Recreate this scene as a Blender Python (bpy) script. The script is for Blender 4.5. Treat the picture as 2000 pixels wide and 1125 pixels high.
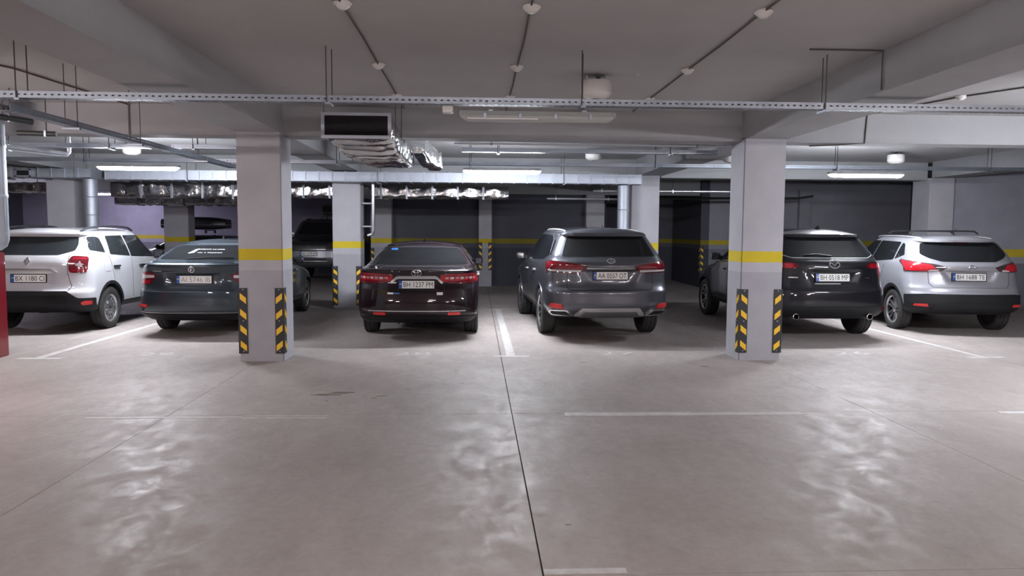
import bpy, bmesh, math, random
import numpy as np
from mathutils import Vector, Matrix, noise
for o in list(bpy.data.objects): bpy.data.objects.remove(o, do_unlink=True)
SC = bpy.context.scene; COL = SC.collection; PI = math.pi
random.seed(7)
# ------------------------------------------------------------------ camera
F_PX = 1450.0; CAM_H = 1.65
cam = bpy.data.cameras.new('camera'); cam.sensor_width = 36.0; cam.lens = 36.0*F_PX/2000.0
cam.clip_start = 0.05; cam.clip_end = 200
cam_o = bpy.data.objects.new('camera', cam); COL.objects.link(cam_o)
yaw = math.atan(70/1450); pitch = math.atan(112/1450); roll = math.radians(0.36)
fw = Vector((math.sin(yaw)*math.cos(pitch), math.cos(yaw)*math.cos(pitch), -math.sin(pitch)))
r0 = Vector((math.cos(yaw), -math.sin(yaw), 0)); u0 = r0.cross(fw)
Rv = r0*math.cos(roll)+u0*math.sin(roll); Uv = -r0*math.sin(roll)+u0*math.cos(roll)
cam_o.matrix_world = Matrix(((Rv.x, Uv.x, -fw.x, 0), (Rv.y, Uv.y, -fw.y, 0), (Rv.z, Uv.z, -fw.z, CAM_H), (0, 0, 0, 1)))
SC.camera = cam_o
# ------------------------------------------------------------------ world, exposure, lamp output
world = bpy.data.worlds.new('world'); SC.world = world; world.use_nodes = True
world.node_tree.nodes['Background'].inputs[0].default_value = (0.6, 0.62, 0.7, 1)
world.node_tree.nodes['Background'].inputs[1].default_value = 0.02
SC.view_settings.view_transform = 'Standard'; SC.view_settings.look = 'None'
SC.view_settings.gamma = 1.0; SC.view_settings.use_curve_mapping = False
SC.view_settings.exposure = 1.88
LAMP_REAR = 140.0; LAMP_FRONT = 112.0
# ------------------------------------------------------------------ materials
MATS = {}
def mat(name, col, rough=0.5, metal=0.0, coat=0.0, spec=0.5, emit=None, es=0.0, var=0.0, vscale=4.0, bump=0.0, bscale=60.0, trans=0.0, alpha=1.0, coord='Object', stretch=None):
    if name in MATS: return MATS[name]
    m = bpy.data.materials.new(name); m.use_nodes = True; nt = m.node_tree; b = nt.nodes['Principled BSDF']
    c = tuple(col)+(1,)
    b.inputs['Base Color'].default_value = c; b.inputs['Roughness'].default_value = rough
    b.inputs['Metallic'].default_value = metal; b.inputs['Coat Weight'].default_value = coat
    b.inputs['Coat Roughness'].default_value = 0.04; b.inputs['Specular IOR Level'].default_value = spec
    b.inputs['Transmission Weight'].default_value = trans; b.inputs['Alpha'].default_value = alpha
    if emit: b.inputs['Emission Color'].default_value = tuple(emit)+(1,); b.inputs['Emission Strength'].default_value = es
    if var or bump:
        tc = nt.nodes.new('ShaderNodeTexCoord'); mp = nt.nodes.new('ShaderNodeMapping')
        if stretch: mp.inputs['Scale'].default_value = stretch
        nt.links.new(tc.outputs[coord], mp.inputs['Vector'])
    if var:
        n = nt.nodes.new('ShaderNodeTexNoise'); n.inputs['Scale'].default_value = vscale; n.inputs['Detail'].default_value = 7; n.inputs['Roughness'].default_value = 0.65
        nt.links.new(mp.outputs[0], n.inputs['Vector'])
        r = nt.nodes.new('ShaderNodeValToRGB'); r.color_ramp.elements[0].position = 0.25; r.color_ramp.elements[1].position = 0.75
        r.color_ramp.elements[0].color = tuple(x*(1-var) for x in col)+(1,); r.color_ramp.elements[1].color = tuple(min(1, x*(1+var)) for x in col)+(1,)
        nt.links.new(n.outputs['Fac'], r.inputs[0]); nt.links.new(r.outputs[0], b.inputs['Base Color'])
    if bump:
        n2 = nt.nodes.new('ShaderNodeTexNoise'); n2.inputs['Scale'].default_value = bscale; n2.inputs['Detail'].default_value = 5
        nt.links.new(mp.outputs[0], n2.inputs['Vector'])
        bp = nt.nodes.new('ShaderNodeBump'); bp.inputs['Strength'].default_value = bump; bp.inputs['Distance'].default_value = 0.01
        nt.links.new(n2.outputs['Fac'], bp.inputs['Height']); nt.links.new(bp.outputs[0], b.inputs['Normal'])
    MATS[name] = m; return m

def banded_mat(name, zs, cols, rough=0.75, wob=0.006):
    """wall paint in horizontal bands: grey dado, pale band, yellow stripe, pale top"""
    m = bpy.data.materials.new(name); m.use_nodes = True; nt = m.node_tree; b = nt.nodes['Principled BSDF']
    b.inputs['Roughness'].default_value = rough; b.inputs['Specular IOR Level'].default_value = 0.25
    g = nt.nodes.new('ShaderNodeNewGeometry'); sx = nt.nodes.new('ShaderNodeSeparateXYZ'); nt.links.new(g.outputs['Position'], sx.inputs[0])
    n = nt.nodes.new('ShaderNodeTexNoise'); n.inputs['Scale'].default_value = 2.5; n.inputs['Detail'].default_value = 8; nt.links.new(g.outputs['Position'], n.inputs['Vector'])
    a = nt.nodes.new('ShaderNodeMath'); a.operation = 'MULTIPLY_ADD'; a.inputs[1].default_value = wob*2; a.inputs[2].default_value = -wob
    nt.links.new(n.outputs['Fac'], a.inputs[0])
    s = nt.nodes.new('ShaderNodeMath'); s.operation = 'ADD'; nt.links.new(sx.outputs['Z'], s.inputs[0]); nt.links.new(a.outputs[0], s.inputs[1])
    d = nt.nodes.new('ShaderNodeMath'); d.operation = 'DIVIDE'; d.inputs[1].default_value = 4.0; nt.links.new(s.outputs[0], d.inputs[0])
    r = nt.nodes.new('ShaderNodeValToRGB'); r.color_ramp.interpolation = 'CONSTANT'
    e = r.color_ramp.elements; e[0].position = 0; e[0].color = cols[0]+(1,); e[1].position = zs[0]/4; e[1].color = cols[1]+(1,)
    for z, c in zip(zs[1:], cols[2:]): k = e.new(z/4); k.color = c+(1,)
    nt.links.new(d.outputs[0], r.inputs[0])
    mx = nt.nodes.new('ShaderNodeMix'); mx.data_type = 'RGBA'; mx.blend_type = 'MULTIPLY'; mx.inputs['Factor'].default_value = 1
    rr = nt.nodes.new('ShaderNodeValToRGB'); rr.color_ramp.elements[0].position = .3; rr.color_ramp.elements[1].position = .7
    rr.color_ramp.elements[0].color = (.86, .86, .86, 1); rr.color_ramp.elements[1].color = (1, 1, 1, 1)
    nt.links.new(n.outputs['Fac'], rr.inputs[0]); nt.links.new(r.outputs[0], mx.inputs['A']); nt.links.new(rr.outputs[0], mx.inputs['B'])
    nt.links.new(mx.outputs['Result'], b.inputs['Base Color'])
    n2 = nt.nodes.new('ShaderNodeTexNoise'); n2.inputs['Scale'].default_value = 40; n2.inputs['Detail'].default_value = 6; nt.links.new(g.outputs['Position'], n2.inputs['Vector'])
    bp = nt.nodes.new('ShaderNodeBump'); bp.inputs['Strength'].default_value = .25; bp.inputs['Distance'].default_value = .01
    nt.links.new(n2.outputs['Fac'], bp.inputs['Height']); nt.links.new(bp.outputs[0], b.inputs['Normal'])
    MATS[name] = m; return m
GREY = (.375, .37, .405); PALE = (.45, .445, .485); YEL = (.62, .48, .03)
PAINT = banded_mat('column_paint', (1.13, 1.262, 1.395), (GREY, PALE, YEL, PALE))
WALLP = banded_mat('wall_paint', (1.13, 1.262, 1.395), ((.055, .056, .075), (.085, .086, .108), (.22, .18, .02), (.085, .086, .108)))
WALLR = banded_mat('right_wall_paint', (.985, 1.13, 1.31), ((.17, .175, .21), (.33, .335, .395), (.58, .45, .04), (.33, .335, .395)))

def floor_mat():
    m = bpy.data.materials.new('polished_concrete'); m.use_nodes = True; nt = m.node_tree; b = nt.nodes['Principled BSDF']
    g = nt.nodes.new('ShaderNodeNewGeometry')
    def nz(scale, det, rough=.6, dist=0.0, st=None):
        n = nt.nodes.new('ShaderNodeTexNoise'); n.inputs['Scale'].default_value = scale; n.inputs['Detail'].default_value = det
        n.inputs['Roughness'].default_value = rough; n.inputs['Distortion'].default_value = dist
        if st:
            mp = nt.nodes.new('ShaderNodeMapping'); mp.inputs['Scale'].default_value = st; nt.links.new(g.outputs['Position'], mp.inputs['Vector']); nt.links.new(mp.outputs[0], n.inputs['Vector'])
        else: nt.links.new(g.outputs['Position'], n.inputs['Vector'])
        return n
    def ramp(src, p0, c0, p1, c1):
        r = nt.nodes.new('ShaderNodeValToRGB'); r.color_ramp.elements[0].position = p0; r.color_ramp.elements[1].position = p1
        r.color_ramp.elements[0].color = c0+(1,); r.color_ramp.elements[1].color = c1+(1,); nt.links.new(src, r.inputs[0]); return r
    def mul(a, bb):
        x = nt.nodes.new('ShaderNodeMix'); x.data_type = 'RGBA'; x.blend_type = 'MULTIPLY'; x.inputs['Factor'].default_value = 1
        nt.links.new(a, x.inputs['A']); nt.links.new(bb, x.inputs['B']); return x.outputs['Result']
    big = ramp(nz(.45, 5, .55, .4).outputs['Fac'], .32, (.345, .305, .288), .68, (.425, .380, .362))
    mid = ramp(nz(2.2, 8, .7, .8, (1, .45, 1)).outputs['Fac'], .3, (.84, .83, .82), .66, (1.0, 1.0, 1.0))
    fine = ramp(nz(14, 8, .75, .5).outputs['Fac'], .3, (.88, .88, .88), .6, (1.0, 1.0, 1.0))
    c = mul(mul(big.outputs[0], mid.outputs[0]), fine.outputs[0])
    nt.links.new(c, b.inputs['Base Color'])
    rr = ramp(nz(4.5, 14, .9, .5, (1, .7, 1)).outputs['Fac'], .40, (.36, .36, .36), .60, (.72, .72, .72))
    nt.links.new(rr.outputs[0], b.inputs['Roughness']); b.inputs['Specular IOR Level'].default_value = .15
    bp = nt.nodes.new('ShaderNodeBump'); bp.inputs['Strength'].default_value = .05; bp.inputs['Distance'].default_value = .004
    nt.links.new(nz(30, 8, .7, .4).outputs['Fac'], bp.inputs['Height']); nt.links.new(bp.outputs[0], b.inputs['Normal'])
    MATS['floor'] = m; return m
FLOOR = floor_mat()
JOINT = mat('joint_sealant', (.035, .03, .028), .9)
LINE = None
def line_mat():
    m = mat('worn_line_paint', (.6, .58, .56), .6)
    nt = m.node_tree; b = nt.nodes['Principled BSDF']
    g = nt.nodes.new('ShaderNodeNewGeometry'); n = nt.nodes.new('ShaderNodeTexNoise'); n.inputs['Scale'].default_value = 9; n.inputs['Detail'].default_value = 9; n.inputs['Roughness'].default_value = .75
    nt.links.new(g.outputs['Position'], n.inputs['Vector'])
    r = nt.nodes.new('ShaderNodeValToRGB'); r.color_ramp.elements[0].position = .36; r.color_ramp.elements[1].position = .62
    r.color_ramp.elements[0].color = (.38, .355, .345, 1); r.color_ramp.elements[1].color = (.55, .53, .52, 1)
    nt.links.new(n.outputs['Fac'], r.inputs[0]); nt.links.new(r.outputs[0], b.inputs['Base Color']); return m
LINE = line_mat()
FADED = mat('faded_line_paint', (.43, .405, .39), .6, var=.16, vscale=14)
STAIN = mat('oil_stain', (.15, .115, .085), .4, var=.3, vscale=20)
CEIL = mat('ceiling_concrete', (.45, .447, .452), .85, var=.06, vscale=1.2, bump=.15, bscale=30, spec=.2)
BEAM = mat('beam_concrete', (.345, .348, .36), .85, var=.07, vscale=1.5, bump=.2, bscale=25, spec=.2)
GALV = mat('galvanized_steel', (.30, .33, .38), .4, .9, var=.15, vscale=6)
GALVD = mat('galvanized_duct', (.50, .53, .60), .58, .75, var=.10, vscale=3)
FOIL = mat('aluminium_foil', (.66, .66, .67), .16, 1.0, bump=.7, bscale=16)
RODM = mat('threaded_rod', (.10, .095, .095), .5, .6)
CABLE = mat('dark_cable', (.085, .08, .08), .6)
RUST = mat('reddish_cable', (.14, .07, .06), .6)
WHITEP = mat('white_plastic', (.72, .70, .68), .4)
GREYP = mat('grey_housing', (.36, .38, .38), .45)
DIFF0 = mat('unlit_diffuser', (.40, .42, .42), .12, spec=.7, coat=.5)
GLINT0 = mat('white_glint', (.9, .91, .91), .15, coat=.5)  # white for the reflections drawn on the unlit diffuser
LITR = mat('lit_diffuser_cool', (1, 1, 1), .3, emit=(.89, .93, 1.0), es=LAMP_REAR)
LITF = mat('lit_diffuser_warm', (1, 1, 1), .3, emit=(1.0, .885, .865), es=LAMP_FRONT)
LITL = mat('lit_diffuser_rosy', (1, 1, 1), .3, emit=(1.0, .85, .84), es=LAMP_FRONT*.55)
LITM = mat('fill_glow_diffuser', (1, 1, 1), .3, emit=(1.0, .90, .88), es=LAMP_FRONT*.5)  # half-strength glow added as fill for the middle bay
DARKPIPE = mat('dark_pipe', (.04, .045, .045), .45, .3)
STEELPIPE = mat('steel_pipe', (.55, .56, .6), .3, .8)
RUBBER = mat('black_rubber', (.022, .022, .025), .6)
REFY = mat('yellow_reflective', (.85, .50, .02), .35, coat=.3)
REDP = mat('red_enamel', (.20, .006, .016), .3, coat=.5)
MESHB = mat('black_grille', (.012, .012, .016), .6)
# ------------------------------------------------------------------ mesh helpers
def link(o, parent=None):
    COL.objects.link(o)
    if parent is not None: o.parent = parent
    return o
def empty(name, loc=(0, 0, 0), rz=0.0, parent=None):
    o = bpy.data.objects.new(name, None); o.empty_display_size = .1; o.location = loc; o.rotation_euler = (0, 0, rz); return link(o, parent)
def tag(o, label, cat, group=None, kind=None):
    if label: o['label'] = label
    if cat: o['category'] = cat
    if group: o['group'] = group
    if kind: o['kind'] = kind
    return o
def obj(name, bm, m, parent=None, smooth=None, loc=None, recalc=True):
    me = bpy.data.meshes.new(name)
    if recalc: bmesh.ops.recalc_face_normals(bm, faces=bm.faces[:])
    bm.to_mesh(me); bm.free()
    for mm in (m if isinstance(m, (list, tuple)) else [m]): me.materials.append(mm)
    if smooth is not None:
        me.shade_smooth()
        if smooth < 179: me.set_sharp_from_angle(angle=math.radians(smooth))
    o = bpy.data.objects.new(name, me); link(o, parent)
    if loc is not None: o.location = loc
    return o
def inst(name, me, parent=None, loc=(0, 0, 0), rot=(0, 0, 0), scale=None):
    o = bpy.data.objects.new(name, me); link(o, parent); o.location = loc; o.rotation_euler = rot
    if scale: o.scale = scale
    return o
def box(bm, x0, x1, y0, y1, z0, z1, M=None):
    vs = [Vector(p) for p in ((x0, y0, z0), (x1, y0, z0), (x1, y1, z0), (x0, y1, z0), (x0, y0, z1), (x1, y0, z1), (x1, y1, z1), (x0, y1, z1))]
    if M: vs = [M @ v for v in vs]
    v = [bm.verts.new(p) for p in vs]
    for f in ((0, 3, 2, 1), (4, 5, 6, 7), (0, 1, 5, 4), (1, 2, 6, 5), (2, 3, 7, 6), (3, 0, 4, 7)): bm.faces.new([v[i] for i in f])
    return v
def bxo(name, m, x0, x1, y0, y1, z0, z1, parent=None, bev=0.0):
    bm = bmesh.new(); cx, cy = (x0+x1)/2, (y0+y1)/2
    if parent is None:
        box(bm, x0-cx, x1-cx, y0-cy, y1-cy, 0, z1-z0); loc = (cx, cy, z0)
    else: box(bm, x0, x1, y0, y1, z0, z1); loc = None
    if bev: bmesh.ops.bevel(bm, geom=bm.edges[:], offset=bev, segments=2, affect='EDGES', profile=.5)
    return obj(name, bm, m, parent, loc=loc, smooth=30 if bev else None)
def tube(bm, pts, r, n=8, cap=True):
    pts = [Vector(p) for p in pts]; rings = []; up = None
    for i, p in enumerate(pts):
        a = pts[max(i-1, 0)]; b = pts[min(i+1, len(pts)-1)]; t = (b-a).normalized()
        if up is None:
            up = Vector((0, 0, 1)) if abs(t.z) < .9 else Vector((1, 0, 0))
        s = t.cross(up)
        if s.length < 1e-4: s = t.cross(Vector((0, 1, 0)))
        s.normalize(); u = s.cross(t).normalized(); up = u
        rr = r[i] if isinstance(r, (list, tuple)) else r
        rings.append([bm.verts.new(p+(s*math.cos(2*PI*k/n)+u*math.sin(2*PI*k/n))*rr) for k in range(n)])
    for a, b in zip(rings, rings[1:]):
        for k in range(n): bm.faces.new((a[k], a[(k+1) % n], b[(k+1) % n], b[k]))
    if cap: bm.faces.new(rings[0][::-1]); bm.faces.new(rings[-1])
def tubeo(name, m, pts, r, parent=None, n=8):
    bm = bmesh.new(); tube(bm, pts, r, n); return obj(name, bm, m, parent, smooth=50)
def lathe(bm, prof, n=24, axis='z', M=None, close=True):
    """prof: (radius, height) list; axis z or x"""
    rings = []
    for r, h in prof:
        ring = []
        for k in range(n):
            a = 2*PI*k/n
            p = Vector((r*math.cos(a), r*math.sin(a), h)) if axis == 'z' else Vector((h, r*math.cos(a), r*math.sin(a)))
            ring.append(bm.verts.new(M @ p if M else p))
        rings.append(ring)
    for a, b in zip(rings, rings[1:]):
        for k in range(n): bm.faces.new((a[k], a[(k+1) % n], b[(k+1) % n], b[k]))
    if close: bm.faces.new(rings[0][::-1]); bm.faces.new(rings[-1])
def text_mesh(body, size_w, size_h, thick=.001, spacing=1.0):
    c = bpy.data.curves.new('lettering', 'FONT'); c.body = body; c.align_x = 'CENTER'; c.align_y = 'CENTER'; c.extrude = thick; c.space_character = spacing; c.resolution_u = 3
    o = bpy.data.objects.new('tmp', c); COL.objects.link(o)
    dg = bpy.context.evaluated_depsgraph_get(); me = bpy.data.meshes.new_from_object(o.evaluated_get(dg))
    bpy.data.objects.remove(o, do_unlink=True); bpy.data.curves.remove(c)
    co = np.empty(len(me.vertices)*3); me.vertices.foreach_get('co', co); co = co.reshape(-1, 3)
    if len(co):
        mn, mx = co.min(0), co.max(0); ctr = (mn+mx)/2
        co[:, 0] = (co[:, 0]-ctr[0])*size_w/max(1e-6, mx[0]-mn[0]); co[:, 1] = (co[:, 1]-ctr[1])*size_h/max(1e-6, mx[1]-mn[1])
        me.vertices.foreach_set('co', co.ravel())
    me.name = 'lettering'; me.materials.clear(); return me
# ================================================================== THE PLACE
ZC = 3.17; ZB = 2.81
def struct(o, label, cat): return tag(o, label, cat, kind='structure')
# ---- floor: recessed joint bed, slabs, painted lines
fl = struct(bxo('floor', JOINT, -17, 15, -14, 30, -.2, -.012), 'polished grey concrete garage floor cut into slabs', 'floor')
fl_off = Vector((-fl.location.x, -fl.location.y, -fl.location.z))
def fpart(name, m, x0, x1, y0, y1, z0, z1):
    o = bxo(name, m, x0, x1, y0, y1, z0, z1, fl); o.location = fl_off; return o
xs = [-17, -12.2, -9.0, -5.9, -2.72, .325, 3.66, 6.85, 10.0, 15]; ys = [-14, -6, .26, 3.43, 6.6, 12.9, 19.2, 30]
for i in range(len(xs)-1):
    for j in range(len(ys)-1):
        gl = .0045 if i == 5 else .0025; gr = .0045 if i == 4 else .0025
        fpart('slab', FLOOR, xs[i]+gl, xs[i+1]-gr, ys[j]+.0025, ys[j+1]-.0025, -.012, 0)
def paint(x0, x1, y0, y1, m=LINE): return fpart('painted_line', m, x0, x1, y0, y1, .0002, .0022)
paint(.40, .515, 9.72, 15.5); paint(.24, .70, 9.62, 9.72)
paint(-5.60, -5.49, 9.62, 15.5); paint(-5.78, -5.25, 9.52, 9.62)
paint(6.72, 6.83, 9.56, 15.5); paint(6.55, 7.05, 9.46, 9.56)
paint(-1.5, 2.8, 15.5, 15.6, FADED)
paint(-2.05, -1.31, 6.46, 6.5, LINE); paint(-2.05, -1.31, 6.54, 6.57, LINE); paint(-3.4, -2.05, 6.5, 6.54, FADED)
paint(.80, 1.95, 6.5, 6.62, LINE); paint(1.95, 2.98, 6.50, 6.60, FADED); paint(4.83, 5.6, 6.5, 6.58, LINE)
paint(.33, .735, 3.445, 3.50, LINE)
for t, x, m in (('28', -.85, LINE), ('27', 1.9, LINE), ('29', -4.2, LINE), ('26', 5.15, LINE)):
    me = text_mesh(t, .5 if t != '29' else .42, .24, .0008); me.materials.append(m); o = inst('bay_number', me, fl, Vector((x, 9.88, .0012))+fl_off)
def blob(x, y, rx, ry, seed):
    bm = bmesh.new(); rnd = random.Random(seed); n = 18
    rs = [1+rnd.uniform(-.35, .35) for _ in range(n)]
    a = [bm.verts.new((x+rx*rs[k]*math.cos(2*PI*k/n), y+ry*rs[k]*math.sin(2*PI*k/n), .0014)) for k in range(n)]
    b = [bm.verts.new((v.co.x, v.co.y, .0002)) for v in a]
    bm.faces.new(a)
    for k in range(n): bm.faces.new((a[k], b[k], b[(k+1) % n], a[(k+1) % n]))
    o = obj('oil_stain', bm, STAIN, fl); o.location = fl_off
for i, s in enumerate(((-1.5, 7.41, .13, .035), (-1.36, 7.5, .11, .045), (-1.44, 7.15, .012, .012), (-.93, 7.35, .05, .02), (-.7, 7.65, .03, .012), (-.32, 7.9, .03, .016), (-.16, 7.95, .025, .012), (.52, 4.05, .02, .012), (.75, 7.9, .025, .012), (-1.0, 7.25, .03, .012), (1.35, 9.2, .05, .02), (2.8, 8.9, .05, .02))): blob(*s, i)
# ---- ceiling and beams
struct(bxo('ceiling', CEIL, -17, 15, -14, 30, ZC, ZC+.25), 'flat grey concrete ceiling slab', 'ceiling')
def beam(label, x0, x1, y0, y1, z0=ZB): return struct(bxo('beam', BEAM, x0, x1, y0, y1, z0, ZC), label, 'beam')
XB = [(-8.75, -8.21), (-2.94, -2.40), (3.38, 3.92), (9.75, 10.29)]
YB = [(-3.3, -2.76), (3.0, 3.0), (9.33, 9.83), (15.65, 16.15), (22.0, 22.5)]
nm = ['far left', 'left', 'right', 'far right']
ROWY = [9.58, 15.9, 22.25]
beam('lengthwise concrete beam over the left near striped column', -2.94, -2.40, -14, 22.2, 2.835)
beam('lengthwise concrete beam over the right near striped column', 3.38, 3.92, -14, 22.2, 2.825)
beam('lengthwise concrete beam at far left above the white car', -8.75, -8.21, -14, 22.2, 2.835)
beam('lengthwise concrete beam at far right over the side wall', 9.75, 10.29, -14, 15.6, 2.835)
rowlab = ['front row', 'second row', 'back row']
seg = [(-17, -8.75), (-8.21, -2.94), (-2.40, 3.38), (3.92, 9.75), (10.29, 15)]
segn = ['leftmost bay', 'left bay over the white car', 'middle bay', 'right bay over the silver car', 'rightmost bay']
for r, y in enumerate(ROWY[:2]):
    for s, (a, b) in enumerate(seg):
        beam('cross beam of the %s of columns in the %s' % (rowlab[r], segn[s]), a, b, y-.14, y+.2, 2.80 if r == 0 else 2.79)
beam('low cross beam before the dark back wall', -17, 9.9, 21.95, 22.25, 2.72)
beam('rear cross beam behind the camera', -17, 15, -3.3, -2.9, 2.80)
# ---- columns
def column(x0, x1, y0, y1, label, m=PAINT, top=2.836):
    bm = bmesh.new(); cx, cy = (x0+x1)/2, (y0+y1)/2
    box(bm, x0-cx, x1-cx, y0-cy, y1-cy, 0, top-.001)
    bmesh.ops.bevel(bm, geom=[e for e in bm.edges if abs(e.verts[0].co.z-e.verts[1].co.z) > 1], offset=.012, segments=2, affect='EDGES')
    return tag(obj('column', bm, m, loc=(cx, cy, 0), smooth=40), label, 'column', kind='structure')
column(-2.94, -2.40, 9.33, 9.83, 'near square column hiding the right of the blue-grey liftback')
column(3.38, 3.92, 9.33, 9.83, 'near square column covering the left of the black SUV')
column(-8.75, -8.20, 15.65, 16.15, 'column behind the white car beside a silver vertical duct')
column(-2.99, -2.41, 15.65, 16.15, 'second-row column left of the dark red sedan with a steel pipe')
column(3.27, 3.87, 15.65, 16.15, 'second-row column right of the grey SUV beside a round duct')
column(9.75, 10.3, 15.65, 16.3, 'corner column at the end of the right wall')
column(-9.03, -8.33, 22.0, 22.5, 'back-row column between the white car and the black wagon', top=2.72)
column(-3.08, -2.48, 21.9, 22.35, 'back-row column left of the dark wall behind the sedan', top=2.72)
column(.07, .45, 21.95, 22.3, 'slim back-row column with two striped guards on the dark wall', top=2.72)
column(3.25, 3.79, 21.95, 22.35, 'back-row column seen over the grey SUV roof', top=2.72)
# ---- walls
def wall(name, x0, x1, y0, y1, m, label, z1=ZC): return struct(bxo(name, m, x0, x1, y0, y1, 0, z1-.001), label, 'wall')
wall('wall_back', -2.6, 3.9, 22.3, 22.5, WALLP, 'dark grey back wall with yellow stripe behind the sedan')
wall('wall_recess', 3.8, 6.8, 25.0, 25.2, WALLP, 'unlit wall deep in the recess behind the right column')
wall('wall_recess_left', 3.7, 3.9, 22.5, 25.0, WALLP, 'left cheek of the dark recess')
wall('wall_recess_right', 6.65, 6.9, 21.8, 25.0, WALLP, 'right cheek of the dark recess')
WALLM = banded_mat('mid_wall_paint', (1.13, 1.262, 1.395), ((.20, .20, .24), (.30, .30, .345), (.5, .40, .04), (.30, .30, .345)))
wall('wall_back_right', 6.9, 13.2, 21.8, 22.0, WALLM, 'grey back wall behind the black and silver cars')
wall('wall_right', 10.3, 15, 15.72, 15.9, WALLR, 'right wall with low yellow stripe beside the silver car')
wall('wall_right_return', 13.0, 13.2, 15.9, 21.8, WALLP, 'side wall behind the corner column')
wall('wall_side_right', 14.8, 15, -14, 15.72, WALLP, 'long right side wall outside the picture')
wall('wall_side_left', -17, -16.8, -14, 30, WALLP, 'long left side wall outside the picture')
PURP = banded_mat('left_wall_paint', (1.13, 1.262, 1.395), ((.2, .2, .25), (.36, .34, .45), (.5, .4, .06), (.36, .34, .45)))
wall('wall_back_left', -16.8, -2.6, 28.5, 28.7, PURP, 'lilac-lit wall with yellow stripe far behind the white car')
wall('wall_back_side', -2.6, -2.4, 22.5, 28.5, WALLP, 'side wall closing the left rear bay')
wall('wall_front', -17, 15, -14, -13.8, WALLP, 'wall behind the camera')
bxo('trim_1', WALLM, 9.55, 9.85, 21.65, 21.8, 0, 2.9); tag(bpy.data.objects['trim_1'], 'narrow pilaster on the wall above the black SUV roof', 'pilaster', kind='structure')
# ---- corner guards
def rub_mesh():
    bm = bmesh.new(); w = .1; t = .012; h = .82
    pts = [(-t, -t), (w, -t), (w, 0), (0, 0), (0, w), (-t, w)]
    lo = [bm.verts.new((x, y, 0)) for x, y in pts]; hi = [bm.verts.new((x, y, h)) for x, y in pts]
    bm.faces.new(lo[::-1]); bm.faces.new(hi)
    for k in range(6): bm.faces.new((lo[k], lo[(k+1) % 6], hi[(k+1) % 6], hi[k]))
    bmesh.ops.recalc_face_normals(bm, faces=bm.faces[:]); me = bpy.data.meshes.new('rubber_body'); bm.to_mesh(me); bm.free(); me.materials.append(RUBBER); return me
def stripe_mesh(leg):
    bm = bmesh.new(); a0, a1 = .012, .088; h = .075; sl = -.062; t = .0035
    q = [(a0, 0), (a1, sl), (a1, sl+h), (a0, h)]
    lo = [bm.verts.new((a, -.012-t, z) if leg == 0 else (-.012-t, a, z)) for a, z in q]
    hi = [bm.verts.new((a, -.0115, z) if leg == 0 else (-.0115, a, z)) for a, z in q]
    bm.faces.new(lo); bm.faces.new(hi[::-1])
    for k in range(4): bm.faces.new((lo[k], lo[(k+1) % 4], hi[(k+1) % 4], hi[k]))
    bmesh.ops.recalc_face_normals(bm, faces=bm.faces[:]); me = bpy.data.meshes.new('yellow_stripe'); bm.to_mesh(me); bm.free(); me.materials.append(REFY); return me
RUB = rub_mesh(); STR = [stripe_mesh(0), stripe_mesh(1)]
bm = bmesh.new(); lathe(bm, [(.009, 0), (.009, .004), (.004, .006)], 10); BOLT = bpy.data.meshes.new('bolt'); bm.to_mesh(BOLT); bm.free(); BOLT.materials.append(GALV)
def guard(x, y, right, z, label, s=1.0):
    g = empty('corner_guard', (x, y, z), PI/2 if right else 0); tag(g, label, 'corner guard', 'striped rubber column guards')
    inst('rubber_body', RUB, g)
    for k in range(4):
        for leg in (0, 1): inst('yellow_stripe', STR[leg], g, (0, 0, .09+k*.198))
    for zz in (.03, .41, .8):
        inst('bolt', BOLT, g, (.05, -.012, zz), (PI/2, 0, 0)); inst('bolt', BOLT, g, (-.012, .05, zz), (0, -PI/2, 0))
    if s != 1: g.scale = (s, s, s)
guard(-2.94, 9.33, False, .10, 'left striped corner guard on the near left column')
guard(-2.40, 9.33, True, .10, 'right striped corner guard on the near left column')
guard(3.38, 9.33, False, .10, 'left chevron corner guard on the near right column')
guard(3.92, 9.33, True, .10, 'right striped corner guard on the near right column, beside the black SUV')
guard(-2.99, 15.65, False, .07, 'striped guard on the left edge of the column next to the dark red sedan')
guard(-2.41, 15.65, True, .07, 'striped guard on the right edge of the column touching the dark red sedan')
guard(-3.08, 21.9, False, .30, 'distant striped guard between the steel pipe and the sedan window')
guard(.07, 21.95, False, .48, 'left small striped guard on the slim back column')
guard(.45, 21.95, True, .48, 'right small striped guard on the slim back column')
guard(6.65, 21.8, False, .42, 'dim striped guard at the dark recess left of the black SUV mirror')
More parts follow.
